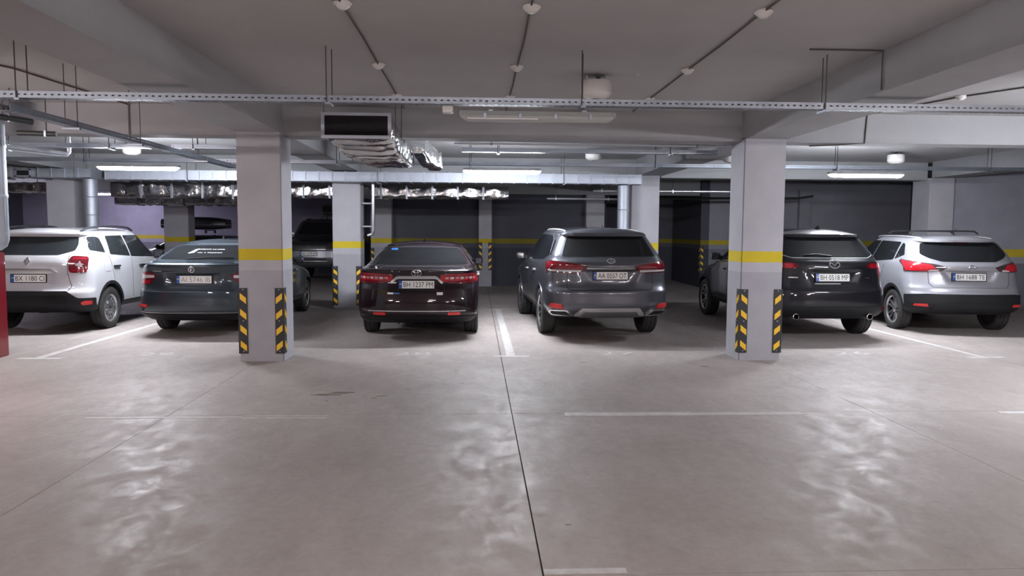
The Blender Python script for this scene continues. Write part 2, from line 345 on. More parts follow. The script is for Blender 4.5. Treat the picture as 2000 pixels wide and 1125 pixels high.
# ---- perforated cable trays
def perf(bm, L, w, M, pitch=.054, hl=.022, hw=.012, t=.0016):
    box(bm, 0, L, 0, w/2-hw/2, 0, t, M); box(bm, 0, L, w/2+hw/2, w, 0, t, M)
    n = int(L/pitch)
    for k in range(n+1):
        x0 = k*pitch-(pitch-hl)/2; x1 = x0+(pitch-hl); x0 = max(x0, 0); x1 = min(x1, L)
        if x1 > x0: box(bm, x0, x1, w/2-hw/2, w/2+hw/2, 0, t, M)
def tray(name, label, x0, y0, L, z, along='x', width=.1, side=.055, rods=(), ztop=ZC):
    root = empty(name, (x0, y0, z), 0 if along == 'x' else PI/2); tag(root, label, 'cable tray')
    bm = bmesh.new(); perf(bm, L, side, Matrix(((1, 0, 0, 0), (0, 0, -1, -width/2), (0, 1, 0, 0), (0, 0, 0, 1)))); obj('side_rail', bm, GALV, root)
    bm = bmesh.new(); perf(bm, L, side, Matrix(((1, 0, 0, 0), (0, 0, -1, width/2), (0, 1, 0, 0), (0, 0, 0, 1)))); obj('side_rail', bm, GALV, root)
    bm = bmesh.new()
    for k in range(2): perf(bm, L, width/2-.001, Matrix.Translation((0, -width/2+k*width/2, -.0005)), hl=.03, hw=.014)
    obj('tray_bottom', bm, GALV, root)
    bm = bmesh.new()
    for k, dy in enumerate((-.02, .005, .03)):
        pts = [(L*i/40, dy+.008*math.sin(i*1.3+k*2), .012+.004*math.sin(i*.7+k)) for i in range(41)]; tube(bm, pts, .008, 6)
    obj('cable_bundle', bm, CABLE, root, smooth=60)
    for rx in rods:
        for s in (-1, 1):
            bm = bmesh.new(); tube(bm, [(rx+.012*s, s*(width/2+.012), -.02), (rx+.012*s, s*(width/2+.012), ztop-z-.001)], .005, 6); obj('hanger_rod', bm, RODM, root)
        bm = bmesh.new(); box(bm, rx-.02, rx+.02, -width/2-.03, width/2+.03, -.022, -.004); obj('hanger_bracket', bm, GALV, root)
    return root
tray('cable_tray', 'long perforated steel cable tray across the top of the picture', -9.5, 6.42, 20, 2.712, rods=(5.75, 8.26, 10.40, 12.51, 17.5, 2.6))
tray('cable_tray', 'perforated tray above the lit lamps in the second aisle', -8.1, 12.05, 17.6, 2.69, rods=(2.0, 5.9, 8.0, 11.0, 14.0, 16.6))
tray('cable_tray', 'short perforated tray tucked behind the middle cross beam', -.2, 10.35, 3.55, 2.725, rods=(.5, 2.9))
tray('cable_tray', 'tray along the left bay behind the cross beam ending over the lamp', -8.1, 10.35, 3.75, 2.725, rods=(.6, 3.2))
tray('cable_tray', 'short tray between left beam and the near left column', -4.1, 10.35, 1.1, 2.725, rods=(.3,))
tray('cable_tray', 'tray running into the depth from upper left over the white car', -3.77, 6.2, 5.6, 2.585, along='y', rods=(1.0, 2.3, 4.3))
tray('cable_tray', 'tray over the lamps above the camera', -9.5, .1, 20, 2.712, rods=(2.6, 5.75, 8.26, 10.40, 12.51, 17.5))
tray('cable_tray', 'tray over the lamps well behind the camera', -9.5, -6.2, 20, 2.712, rods=(2.6, 5.75, 8.26, 10.40, 12.51, 17.5))
# ---- fluorescent battens
def lamp(x, y, label, lit=None, L=1.30, ztop=2.676):
    root = empty('batten_lamp', (x, y, ztop-.1)); tag(root, label, 'lamp', 'fluorescent batten lamps')
    w = .095
    bm = bmesh.new()
    pr = [(-w/2, .045), (w/2, .045), (w/2-.015, .085), (-w/2+.015, .085)]
    a = [bm.verts.new((-L/2, p, z)) for p, z in pr]; b = [bm.verts.new((L/2, p, z)) for p, z in pr]
    bm.faces.new(a); bm.faces.new(b[::-1])
    for k in range(4): bm.faces.new((a[k], b[k], b[(k+1) % 4], a[(k+1) % 4]))
    obj('housing', bm, GREYP, root)
    bm = bmesh.new(); n = 10; rings = []
    for xx, s in ((-L/2+.0, .35), (-L/2+.03, .85), (-L/2+.06, 1), (L/2-.06, 1), (L/2-.03, .85), (L/2, .35)):
        rings.append([bm.verts.new((xx, math.cos(PI*k/n)*(w/2-.002)*(.6+.4*s), .045-math.sin(PI*k/n)*.05*s)) for k in range(n+1)])
    for p, q in zip(rings, rings[1:]):
        for k in range(n): bm.faces.new((p[k], p[k+1], q[k+1], q[k]))
    bm.faces.new(rings[0]); bm.faces.new(rings[-1][::-1])
    for p, q in zip(rings, rings[1:]): bm.faces.new((p[0], q[0], q[-1], p[-1]))
    obj('diffuser', bm, lit if lit else DIFF0, root, smooth=40)
    for sx in (-1, 1):
        bm = bmesh.new(); box(bm, sx*(L/2+.004)-.012, sx*(L/2+.004)+.012, -w/2+.01, w/2-.01, .04, .08); obj('end_cap', bm, GREYP, root)
    for cx in (-.45, -.15, .15, .45):
        for sy in ((-1, 1) if not lit else ()):
            bm = bmesh.new(); box(bm, cx-.012, cx+.012, sy*w/2-.006, sy*w/2+.006, .02, .062); obj('clip', bm, GALV, root)
    for cx in (-.4, .4):
        bm = bmesh.new(); box(bm, cx-.02, cx+.02, -.02, .02, .085, .1); obj('mount', bm, GALV, root)
    if not lit:
        for sy in (-1, 1):
            bm = bmesh.new(); tube(bm, [(-L/2+.05, sy*.046, .02), (0, sy*.046, .02)], .0065, 6); obj('glint_strip', bm, GLINT0, root)  # white strips stand in for light reflected along the diffuser's left half
    return root
lamp(.52, 6.42, 'unlit fluorescent lamp under the long tray in the middle')
bxo('junction_box', WHITEP, -.29, -.2, 6.38, 6.46, 2.64, 2.70, bev=.01); tag(bpy.data.objects['junction_box'], 'small white junction box left of the unlit lamp', 'junction box')
lamp(-5.31, 12.05, 'lit fluorescent lamp above the white car', LITR, 1.24, 2.664)
lamp(.41, 12.05, 'lit fluorescent lamp between the sedan and the grey SUV', LITR, 1.24, 2.664)
lamp(6.41, 12.05, 'lit fluorescent lamp above the silver car', LITR, 1.24, 2.664)
lamp(6.8, 6.42, 'lit lamp right of the picture on the long tray', LITR)
lamp(-6.0, 6.42, 'lit lamp left of the picture on the long tray', LITL)
for x, n in ((-6.6, 'left'), (.48, 'middle'), (6.8, 'right')):
    lamp(x, .1, 'unseen lamp above the camera, %s one' % n, LITM if n == 'middle' else LITF); lamp(x, -6.2, 'lit lamp well behind the camera, %s one' % n, LITF)  # middle one over the camera glows only as added fill light
LITD = mat('dim_lit_diffuser', (1, 1, 1), .3, emit=(.86, .82, 1.0), es=LAMP_REAR*.28)
lamp(-12.5, 26.5, 'lit lamp hidden in the left rear bay', LITD, ztop=2.9); lamp(-13.0, 20.0, 'lit lamp in the far left bay outside the picture', LITD, ztop=2.9)
for x, y in ((-12.5, 26.5), (-13.0, 20.0)):
    tag(tubeo('lamp_stem', GALV, [(x, y, 2.9), (x, y, ZC-.001)], .015), 'short stem holding a lamp in the %s' % ('left rear bay' if x > -12.8 else 'far left bay'), 'stem')
# ---- smoke detectors and their cables
def detector(x, y, label, z=ZC, s=1.0):
    root = empty('smoke_detector', (x, y, z-.055*s)); tag(root, label, 'smoke detector', 'white ceiling detectors')
    bm = bmesh.new(); lathe(bm, [(.052*s, .055*s-.001), (.056*s, .045*s), (.05*s, .036*s)], 18); obj('base', bm, WHITEP, root, smooth=40)
    bm = bmesh.new(); lathe(bm, [(.045*s, .036*s), (.042*s, .028*s), (.026*s, .016*s), (.022*s, .012*s), (.012*s, .010*s)], 18); obj('head', bm, WHITEP, root, smooth=40)
rows = ((-.9, 'left', -.98), (.37, 'middle', .36), (1.97, 'right', 2.0))
for x, n, xe in rows:
    for y, d in ((5.15, 'nearest'), (7.0, 'central'), (8.52, 'farthest')): detector(x, y, '%s white smoke detector of the %s ceiling row' % (d, n), s=1.15)
    tag(tubeo('ceiling_cable', CABLE, [(x+.01, 3.2, ZC-.010), (x-.006, 5.15, ZC-.012), (x+.006, 6.1, ZC-.012), (x, 7.0, ZC-.012), (x+.005, 7.8, ZC-.012), (x, 8.52, ZC-.012), (x, 9.43, ZC-.012)], .007), 'thin dark cable joining the %s row of smoke detectors' % n, 'cable')
detector(5.35, 8.1, 'smoke detector in the right bay just above the long tray', s=1.1)
tag(tubeo('ceiling_cable', CABLE, [(6.2, 6.5, ZC-.012), (5.35, 8.1, ZC-.012), (5.0, 9.3, ZC-.012), (5.0, 9.43, ZC-.02), (4.98, 9.427, 2.80), (4.7, 9.6, 2.793), (4.4, 9.75, 2.793)], .009), 'dark cable bending down the bright right cross beam', 'cable')
tag(tubeo('ceiling_cable', RUST, [(-5.0, 5.8, ZC-.012), (-4.4, 7.4, ZC-.012), (-4.25, 9.43, ZC-.012), (-4.25, 9.425, 2.79)], .009), 'reddish cable along the left ceiling and down the beam', 'cable')
tag(tubeo('ceiling_cable', CABLE, [(2.75, 6.15, ZC-.01), (3.37, 6.15, ZC-.01), (3.37, 6.15, 2.84)], .007), 'short dark cable at the top of the right lengthwise beam', 'cable')
for x, y, l in ((.1, 11.6, 'over the sedan roof'), (1.5, 11.9, 'over the grey SUV roof'), (-5.8, 11.8, 'over the white car in the second aisle'), (5.6, 11.7, 'left of the right lit lamp'), (-.6, 11.9, 'beside the foil duct end')):
    detector(x, y, 'small smoke detector in the second aisle %s' % l)
tag(tubeo('ceiling_cable', CABLE, [(9.0, 10.0, ZC-.01), (7.6, 11.2, ZC-.01), (6.4, 12.4, ZC-.01)], .009), 'dark cable on the ceiling behind the right cross beam', 'cable')
# ---- powder fire-suppression modules: white drums hung from the ceiling
def module(x, y, label, s=1.0):
    zb = ZC-.228*s; root = empty('fire_suppression_module', (x, y, zb)); tag(root, label, 'fire module', 'white drum fire modules')
    bm = bmesh.new(); lathe(bm, [(.03*s, 0), (.08*s, .002), (.125*s, .022*s), (.152*s, .05*s), (.155*s, .145*s), (.145*s, .168*s), (.08*s, .18*s), (.03*s, .184*s)], 28); obj('drum', bm, WHITEP, root, smooth=35)
    bm = bmesh.new(); lathe(bm, [(.04*s, 0), (.035*s, -.008), (.02*s, -.01)], 16); obj('nozzle', bm, GALV, root)
    bm = bmesh.new(); box(bm, -.1*s, .1*s, -.015, .015, .184*s, .194*s); box(bm, -.1*s, -.085*s, -.015, .015, .194*s, .227*s); box(bm, .085*s, .1*s, -.015, .015, .194*s, .227*s); obj('bracket', bm, GALV, root)
    bm = bmesh.new(); tube(bm, [(0, 0, .194*s), (.02, .02, .208*s), (.06, .12, .22*s)], .008, 6); obj('lead', bm, CABLE, root)
module(1.167, 7.36, 'large white drum-shaped fire module hanging above the long tray')
module(-6.1, 13.6, 'white drum module above the lamp over the white car')
module(2.15, 13.7, 'white drum module right of the middle lit lamp')
module(4.75, 13.8, 'white drum module half hidden by the near right column')
module(7.85, 13.7, 'white drum module above the right lit lamp')
# ---- ducts
def duct(label, x0, x1, y0, y1, z0, z1, n, m=GALVD):
    root = empty('ventilation_duct', ((x0+x1)/2, (y0+y1)/2, z0)); tag(root, label, 'duct')
    L = (x1-x0)/n; bm = bmesh.new(); hy = (y1-y0)/2; h = z1-z0
    box(bm, -L/2+.003, L/2-.003, -hy, hy, 0, h)
    for f in [f for f in bm.faces if abs(f.normal.x) < .5]:
        pass
    for s in (-1, 1): box(bm, s*(L/2-.006)-.005, s*(L/2-.006)+.005, -hy-.012, hy+.012, -.012, h+.012)
    me = bpy.data.meshes.new('duct_section'); bmesh.ops.recalc_face_normals(bm, faces=bm.faces[:]); bm.to_mesh(me); bm.free(); me.materials.append(m)
    for k in range(n): inst('duct_section', me, root, (x0+L*(k+.5)-(x0+x1)/2, 0, 0))
    for xx in (x0+.15*(x1-x0), (x0+x1)/2, x1-.15*(x1-x0)):
        for yy in (-hy-.03, hy+.03):
            bm = bmesh.new(); tube(bm, [(xx-(x0+x1)/2, yy, -.03), (xx-(x0+x1)/2, yy, ZC-z0-.001)], .006, 6); obj('hanger_rod', bm, RODM, root)
        bm = bmesh.new(); box(bm, xx-(x0+x1)/2-.02, xx-(x0+x1)/2+.02, -hy-.05, hy+.05, -.034, -.014); obj('hanger_bracket', bm, GALV, root)
    return root
duct('long galvanized rectangular duct across the second row of columns', -7.30, 3.36, 15.08, 15.50, 2.61, 2.80, 41)
d = duct('left galvanized duct with a dark vent opening above the white car', -9.6, -7.56, 15.08, 15.50, 2.64, 2.81, 8)
bm = bmesh.new(); box(bm, -8.96+8.58, -8.73+8.58, -.235, -.222, .03, .12); obj('vent_grille', bm, MESHB, d)
bm = bmesh.new()
for q in ((-.41, -.385, .0, .15), (-.145, -.12, .0, .15), (-.41, -.12, .0, .025), (-.41, -.12, .125, .15)): box(bm, q[0], q[1], -.25, -.222, q[2], q[3])
obj('vent_frame', bm, GALVD, d)
def foil_loft(name, label, secs, m=FOIL, crink=.02, seed=1, parent=None, nper=10, caps=True, ridge=0.0):
    """secs: list of (cx, y, cz, w, h) rounded-rectangle sections, resampled and crumpled"""
    bm = bmesh.new(); rings = []; N = nper*4
    S = []
    for a, b in zip(secs, secs[1:]):
        L = math.dist(a[:3], b[:3]); k = max(2, int(L/(.028 if ridge else .06)))
        for i in range(k): S.append([a[j]+(b[j]-a[j])*i/k for j in range(5)])
    S.append(list(secs[-1])); base = Vector(secs[0][:3])
    for si, (cx, y, cz, w, h) in enumerate(S):
        ring = []
        for k in range(N):
            t = 2*PI*(k+.5)/N; c, s = math.cos(t), math.sin(t); e = .35
            px = math.copysign(abs(c)**e, c)*w/2; pz = math.copysign(abs(s)**e, s)*h/2
            p = Vector((cx+px, y, cz+pz)); q = p*7+Vector((seed*3.1, 0, 0))
            dd = (noise.noise(q)+.6*noise.noise(q*2.3))*crink if 0 < si < len(S)-1 else 0
            p += Vector((px/w*2, .3*noise.noise(q*1.7), pz/h*2))*(dd+(ridge*math.sin(y*62+3*noise.noise(p*3)) if 0 < si < len(S)-1 else 0))
            ring.append(bm.verts.new(p-base))
        rings.append(ring)
    for a, b in zip(rings, rings[1:]):
        for k in range(N): bm.faces.new((a[k], a[(k+1) % N], b[(k+1) % N], b[k]))
    if caps: bm.faces.new(rings[0][::-1]); bm.faces.new(rings[-1])
    o = obj(name, bm, m, parent, smooth=28)
    return o, base
def foil_duct_x(label, x0, x1, y, z, w, h, seed, crink=.03):
    root = empty('foil_duct', (x0, y, z)); tag(root, label, 'duct')
    L = x1-x0
    o, b = foil_loft('foil_wrap', None, [(0, 0, 0, w, h), (0, L, 0, w, h)], crink=crink, seed=seed, parent=root); o.rotation_euler = (0, 0, -PI/2)
    n = int(L/.55)
    for k in range(1, n):
        bm = bmesh.new(); xx = L*k/n
        box(bm, xx-.02, xx+.02, -w/2-.012, w/2+.012, -h/2-.014, -h/2+.0); box(bm, xx-.02, xx+.02, -w/2-.016, -w/2-.004, -h/2-.014, h/2+.01); obj('strap', bm, GALVD, root)
    for k in (1, n//2, n-1):
        bm = bmesh.new(); xx = L*k/n; tube(bm, [(xx, -w/2-.02, -h/2), (xx, -w/2-.02, ZC-z-.001)], .006, 6); obj('hanger_rod', bm, RODM, root)
    return root
foil_duct_x('crumpled foil-wrapped duct in shadow above the dark red sedan', -4.4, .72, 17.0, 2.49, .45, .27, 3)
foil_duct_x('crumpled foil-wrapped duct behind the left lit lamp', -8.0, -4.7, 17.0, 2.50, .5, .34, 5)
foil_duct_x('lower foil-wrapped duct far back over the lilac wall', -9.6, -5.4, 20.5, 2.40, .4, .25, 8)
foil_duct_x('foil-wrapped duct above the column left of the white car', -10.2, -8.8, 16.9, 2.52, .4, .22, 11)
# big foil duct with black grille
gd = empty('foil_duct', (-1.4, 8.9, 2.73)); tag(gd, 'foil-wrapped duct with black grille dipping under the middle beam', 'duct')
o, b = foil_loft('foil_wrap', None, [(-1.408, 8.9, 2.866, .80, .285), (-1.40, 9.05, 2.863, .80, .285), (-1.33, 9.38, 2.76, .76, .36), (-1.24, 9.75, 2.655, .66, .28), (-1.2, 10.2, 2.64, .60, .25), (-1.16, 10.6, 2.65, .56, .24)], crink=.020, seed=2, parent=gd, nper=14, caps=True, ridge=.009)
o.location = b-Vector(gd.location)
G0 = Vector(gd.location)
def gpart(name, m, *bs):
    bm = bmesh.new()
    for q in bs: box(bm, *q)
    o = obj(name, bm, m, gd); o.location = -G0; return o
gpart('grille_recess', MESHB, (-1.775, -1.04, 8.885, 8.897, 2.752, 2.978))
gpart('grille_frame', GALVD, (-1.815, -1.775, 8.872, 8.9, 2.715, 3.012), (-1.04, -1.0, 8.872, 8.9, 2.715, 3.012), (-1.775, -1.04, 8.872, 8.9, 2.715, 2.752), (-1.775, -1.04, 8.872, 8.9, 2.978, 3.012))
GB = mat('grille_bar', (.010, .010, .014), .6, spec=.2)
for k in range(1, 30):
    x = -1.775+.735*k/30; gpart('grille_bar', GB, (x-.0025, x+.0025, 8.876, 8.886, 2.752, 2.978))
for k in range(1, 10):
    z = 2.752+.226*k/10; gpart('grille_bar', GB, (-1.775, -1.04, 8.876, 8.886, z-.0025, z+.0025))
for x, y in ((-1.80, 8.98), (-.96, 8.98), (-.92, 9.28)):
    bm = bmesh.new(); tube(bm, [(x, y, 2.75), (x, y, ZC-.001)], .005, 6); o = obj('hanger_rod', bm, RODM, gd); o.location = -G0
o, b = foil_loft('foil_wrap', None, [(-.80, 10.25, 2.80, .2, .22), (-.72, 10.6, 2.72, .2, .3), (-.62, 11.2, 2.66, .22, .26)], crink=.02, seed=9, parent=gd); o.location = b-G0
# vertical ducts
def drop(label, x, y, r, z0, z1, rect=False):
    root = empty('vertical_duct', (x, y, z0)); tag(root, label, 'duct')
    n = 4; h = (z1-z0)/n
    for k in range(n):
        bm = bmesh.new()
        if rect: box(bm, -r, r, -r, r, h*k+.004, h*(k+1)-.004); box(bm, -r-.008, r+.008, -r-.008, r+.008, h*(k+1)-.016, h*(k+1)-.004)
        else: lathe(bm, [(r, h*k), (r, h*(k+1)-.03), (r+.006, h*(k+1)-.026), (r+.006, h*(k+1)-.012), (r, h*(k+1)-.006)], 24)
        obj('duct_section', bm, GALVD, root, smooth=None if rect else 40)
drop('round silver duct dropping beside the column right of the grey SUV', 3.03, 15.32, .115, .6, 2.60)
drop('round silver duct dropping beside the column behind the white car', -7.70, 15.32, .13, 1.2, 2.63)
# pipes
def pipe(name, m, pts, r, label, hang=(), n=12, brackets=()):
    b = Vector(pts[0]); root = empty(name, b); tag(root, label, 'pipe')
    bm = bmesh.new(); tube(bm, [Vector(p)-b for p in pts], r, n); obj('pipe_run', bm, m, root, smooth=50)
    for x, y, z in hang:
        q = Vector((x, y, z))-b; bm = bmesh.new(); tube(bm, [q+Vector((0, 0, r*.8)), Vector((q.x, q.y, ZC-.001-b.z))], .006, 6); obj('hanger_rod', bm, RODM, root)
        bm = bmesh.new(); box(bm, q.x-.012, q.x+.012, q.y-r-.006, q.y+r+.006, q.z-r-.006, q.z+r+.006); obj('hanger_clamp', bm, GALV, root)
    for x0, x1, y, z in brackets:
        bm = bmesh.new(); box(bm, x0-b.x, x1-b.x, y-b.y-.02, y-b.y+.02, z-b.z-.015, z-b.z+.015); obj('wall_bracket', bm, GALV, root)
pipe('steel_pipe', STEELPIPE, [(-2.16, 15.75, 2.60), (-2.16, 15.75, 1.62), (-2.18, 15.76, 1.56), (-2.28, 15.78, 1.53)], .035, 'vertical steel pipe with bottom elbow beside the sedan-side column', brackets=((-2.41, -2.16, 15.75, 2.2), (-2.41, -2.16, 15.75, 1.72)))
pipe('steel_pipe', STEELPIPE, [(2.6, 16.6, 2.545), (6.7, 16.6, 2.56)], .03, 'bright horizontal pipe behind the second row column', [(x, 16.6, 2.55) for x in (2.8, 4.4, 6.4)])
pipe('steel_pipe', STEELPIPE, [(1.6, 16.9, 2.38), (3.2, 16.9, 2.38)], .025, 'short dim pipe stub below the long duct', [(1.8, 16.9, 2.38), (3.0, 16.9, 2.38)])
pipe('steel_pipe', STEELPIPE, [(-6.0, 9.6, 2.66), (-5.72, 10.5, 2.66), (-5.66, 10.66, 2.665), (-5.65, 10.68, 2.70), (-5.65, 10.68, ZC-.001)], .035, 'pale pipe running into depth upper left with an upward elbow', [(-5.93, 9.83, 2.66)])
pipe('dark_pipe', DARKPIPE, [(-5.3, 7.9, 2.84), (-5.02, 8.75, 2.84)], .035, 'upper dark pipe stub at the upper left edge', [(-5.1, 8.5, 2.84)])
pipe('dark_pipe', DARKPIPE, [(-5.3, 8.95, 2.74), (-4.9, 9.02, 2.74)], .03, 'lower dark pipe stub at the upper left edge', [(-5.0, 9.0, 2.74)])
pipe('steel_pipe', STEELPIPE, [(-.3, 10.1, 2.815), (2.0, 10.1, 2.815), (3.37, 10.1, 2.815)], .02, 'thin pale pipe under the middle cross beam', [(.2, 10.1, 2.815), (3.0, 10.1, 2.815)])
pipe('dark_pipe', DARKPIPE, [(4.0, 19.6, 2.52), (8.6, 19.6, 2.56), (9.0, 19.6, 2.62)], .03, 'dark pipe under the ceiling above the black SUV', [(4.6, 19.6, 2.525), (8.2, 19.6, 2.557)])
# left edge: galvanized stack over a red fire cabinet
st = empty('galvanized_stack', (-5.605, 8.9, 1.37)); tag(st, 'galvanized round stack with domed bottom at the left picture edge', 'duct')
bm = bmesh.new(); lathe(bm, [(.02, 0), (.09, .015), (.145, .06), (.17, .14), (.17, .62), (.176, .63), (.176, .66), (.17, .67), (.17, 1.2), (.176, 1.21), (.176, 1.24), (.17, 1.25), (.17, ZC-1.37-.001)], 32); obj('stack_body', bm, GALVD, st, smooth=40)
bm = bmesh.new(); tube(bm, [(.172, -.02, .2), (.172, -.02, ZC-1.37-.002)], .008, 6); obj('seam', bm, GALV, st)
rc = empty('fire_cabinet', (-6.335, 9.7, 0)); tag(rc, 'tall red fire cabinet cut off by the left picture edge', 'cabinet')
bm = bmesh.new(); box(bm, -.3, .3, -.12, .12, .0, 1.335); bmesh.ops.bevel(bm, geom=bm.edges[:], offset=.01, segments=2, affect='EDGES'); obj('body', bm, REDP, rc, smooth=30)
bm = bmesh.new(); box(bm, -.27, .27, -.135, -.121, .05, 1.29); dr = obj('door', bm, REDP, rc)
bm = bmesh.new(); box(bm, .2, .23, -.16, -.136, .65, .78); obj('handle', bm, GALV, dr)
# ================================================================== CARS
GLASS = mat('tinted_glass', (.010, .011, .013), .06, spec=.5)
GLASS2 = mat('clear_dark_glass', (.02, .023, .026), .06, spec=.5)
BLKP = mat('black_bumper_plastic', (.014, .0145, .017), .55, spec=.25)
UNDER = mat('underbody_black', (.008, .008, .009), .8)
GAP = mat('shut_line', (.006, .006, .007), .7)
CHROME = mat('chrome', (.9, .9, .92), .2, 1.0)
MIRG = mat('mirror_glass', (.03, .03, .034), .08)
SILVT = mat('satin_silver_trim', (.62, .62, .64), .38, .6)
REDL = mat('red_lens', (.34, .006, .014), .14, coat=.8)
REDD = mat('dark_red_lens', (.10, .006, .012), .14, coat=.8)
REFL = mat('red_reflector', (.62, .03, .03), .3, coat=.4)
CLEARL = mat('clear_lens', (.55, .52, .52), .12, coat=.8)
SMOKE = mat('smoked_lens', (.05, .03, .035), .1, coat=.8)
TYRE = mat('tyre_rubber', (.028, .027, .027), .75, var=.25, vscale=8)
ALLOY = mat('alloy_rim', (.5, .5, .52), .3, .9)
DKALLOY = mat('dark_alloy', (.03, .03, .033), .35, .5)
PLATEW = mat('plate_white', (.78, .78, .76), .35)
PLATEB = mat('plate_blue', (.02, .09, .42), .35)
PLATEY = mat('plate_yellow', (.8, .6, .03), .35)
INK = mat('plate_ink', (.012, .012, .014), .5)
STICK = mat('white_sticker', (.8, .8, .82), .5)
BLUEST = mat('blue_sticker', (.05, .2, .6), .4)
def paintm(name, col, metal=0.0, rough=.35): return mat(name, col, rough, metal, coat=1.0, spec=.15)

def pchip(pts):
    xs = np.array([p[0] for p in pts], float); ys = np.array([p[1] for p in pts], float)
    if len(xs) == 1: return lambda x: np.full(np.shape(x), ys[0])+0.0
    h = np.diff(xs); d = np.diff(ys)/h; m = np.zeros(len(xs)); m[0] = d[0]; m[-1] = d[-1]
    for i in range(1, len(xs)-1):
        if d[i-1]*d[i] > 0:
            w1 = 2*h[i]+h[i-1]; w2 = h[i]+2*h[i-1]; m[i] = (w1+w2)/(w1/d[i-1]+w2/d[i])
    def f(x):
        x = np.clip(np.asarray(x, float), xs[0], xs[-1]); i = np.clip(np.searchsorted(xs, x)-1, 0, len(h)-1)
        t = (x-xs[i])/h[i]
        return ys[i]*(1+2*t)*(1-t)**2+m[i]*h[i]*t*(1-t)**2+ys[i+1]*t*t*(3-2*t)+m[i+1]*h[i]*t*t*(t-1)
    return f
def sbox(v, a, b, f):
    """smooth 0..1 window"""
    s = lambda t: np.clip(t, 0, 1)**2*(3-2*np.clip(t, 0, 1))
    return s((v-(a-f))/(2*f))*s(((b+f)-v)/(2*f))
def rpoly(pts, r=.02, n=4):
    out = []; N = len(pts); P = [np.array(p, float) for p in pts]
    for i in range(N):
        a, b, c = P[i-1], P[i], P[(i+1) % N]; u = a-b; v = c-b; lu, lv = np.linalg.norm(u), np.linalg.norm(v)
        rr = r[i] if isinstance(r, (list, tuple)) else r; k = min(rr, lu*.45, lv*.45)
        p0 = b+u/lu*k; p1 = b+v/lv*k
        for t in np.linspace(0, 1, n+1): out.append(tuple((1-t)**2*p0+2*t*(1-t)*b+t*t*p1))
    return out
def mir(pts): return [(-a, z) for a, z in pts]

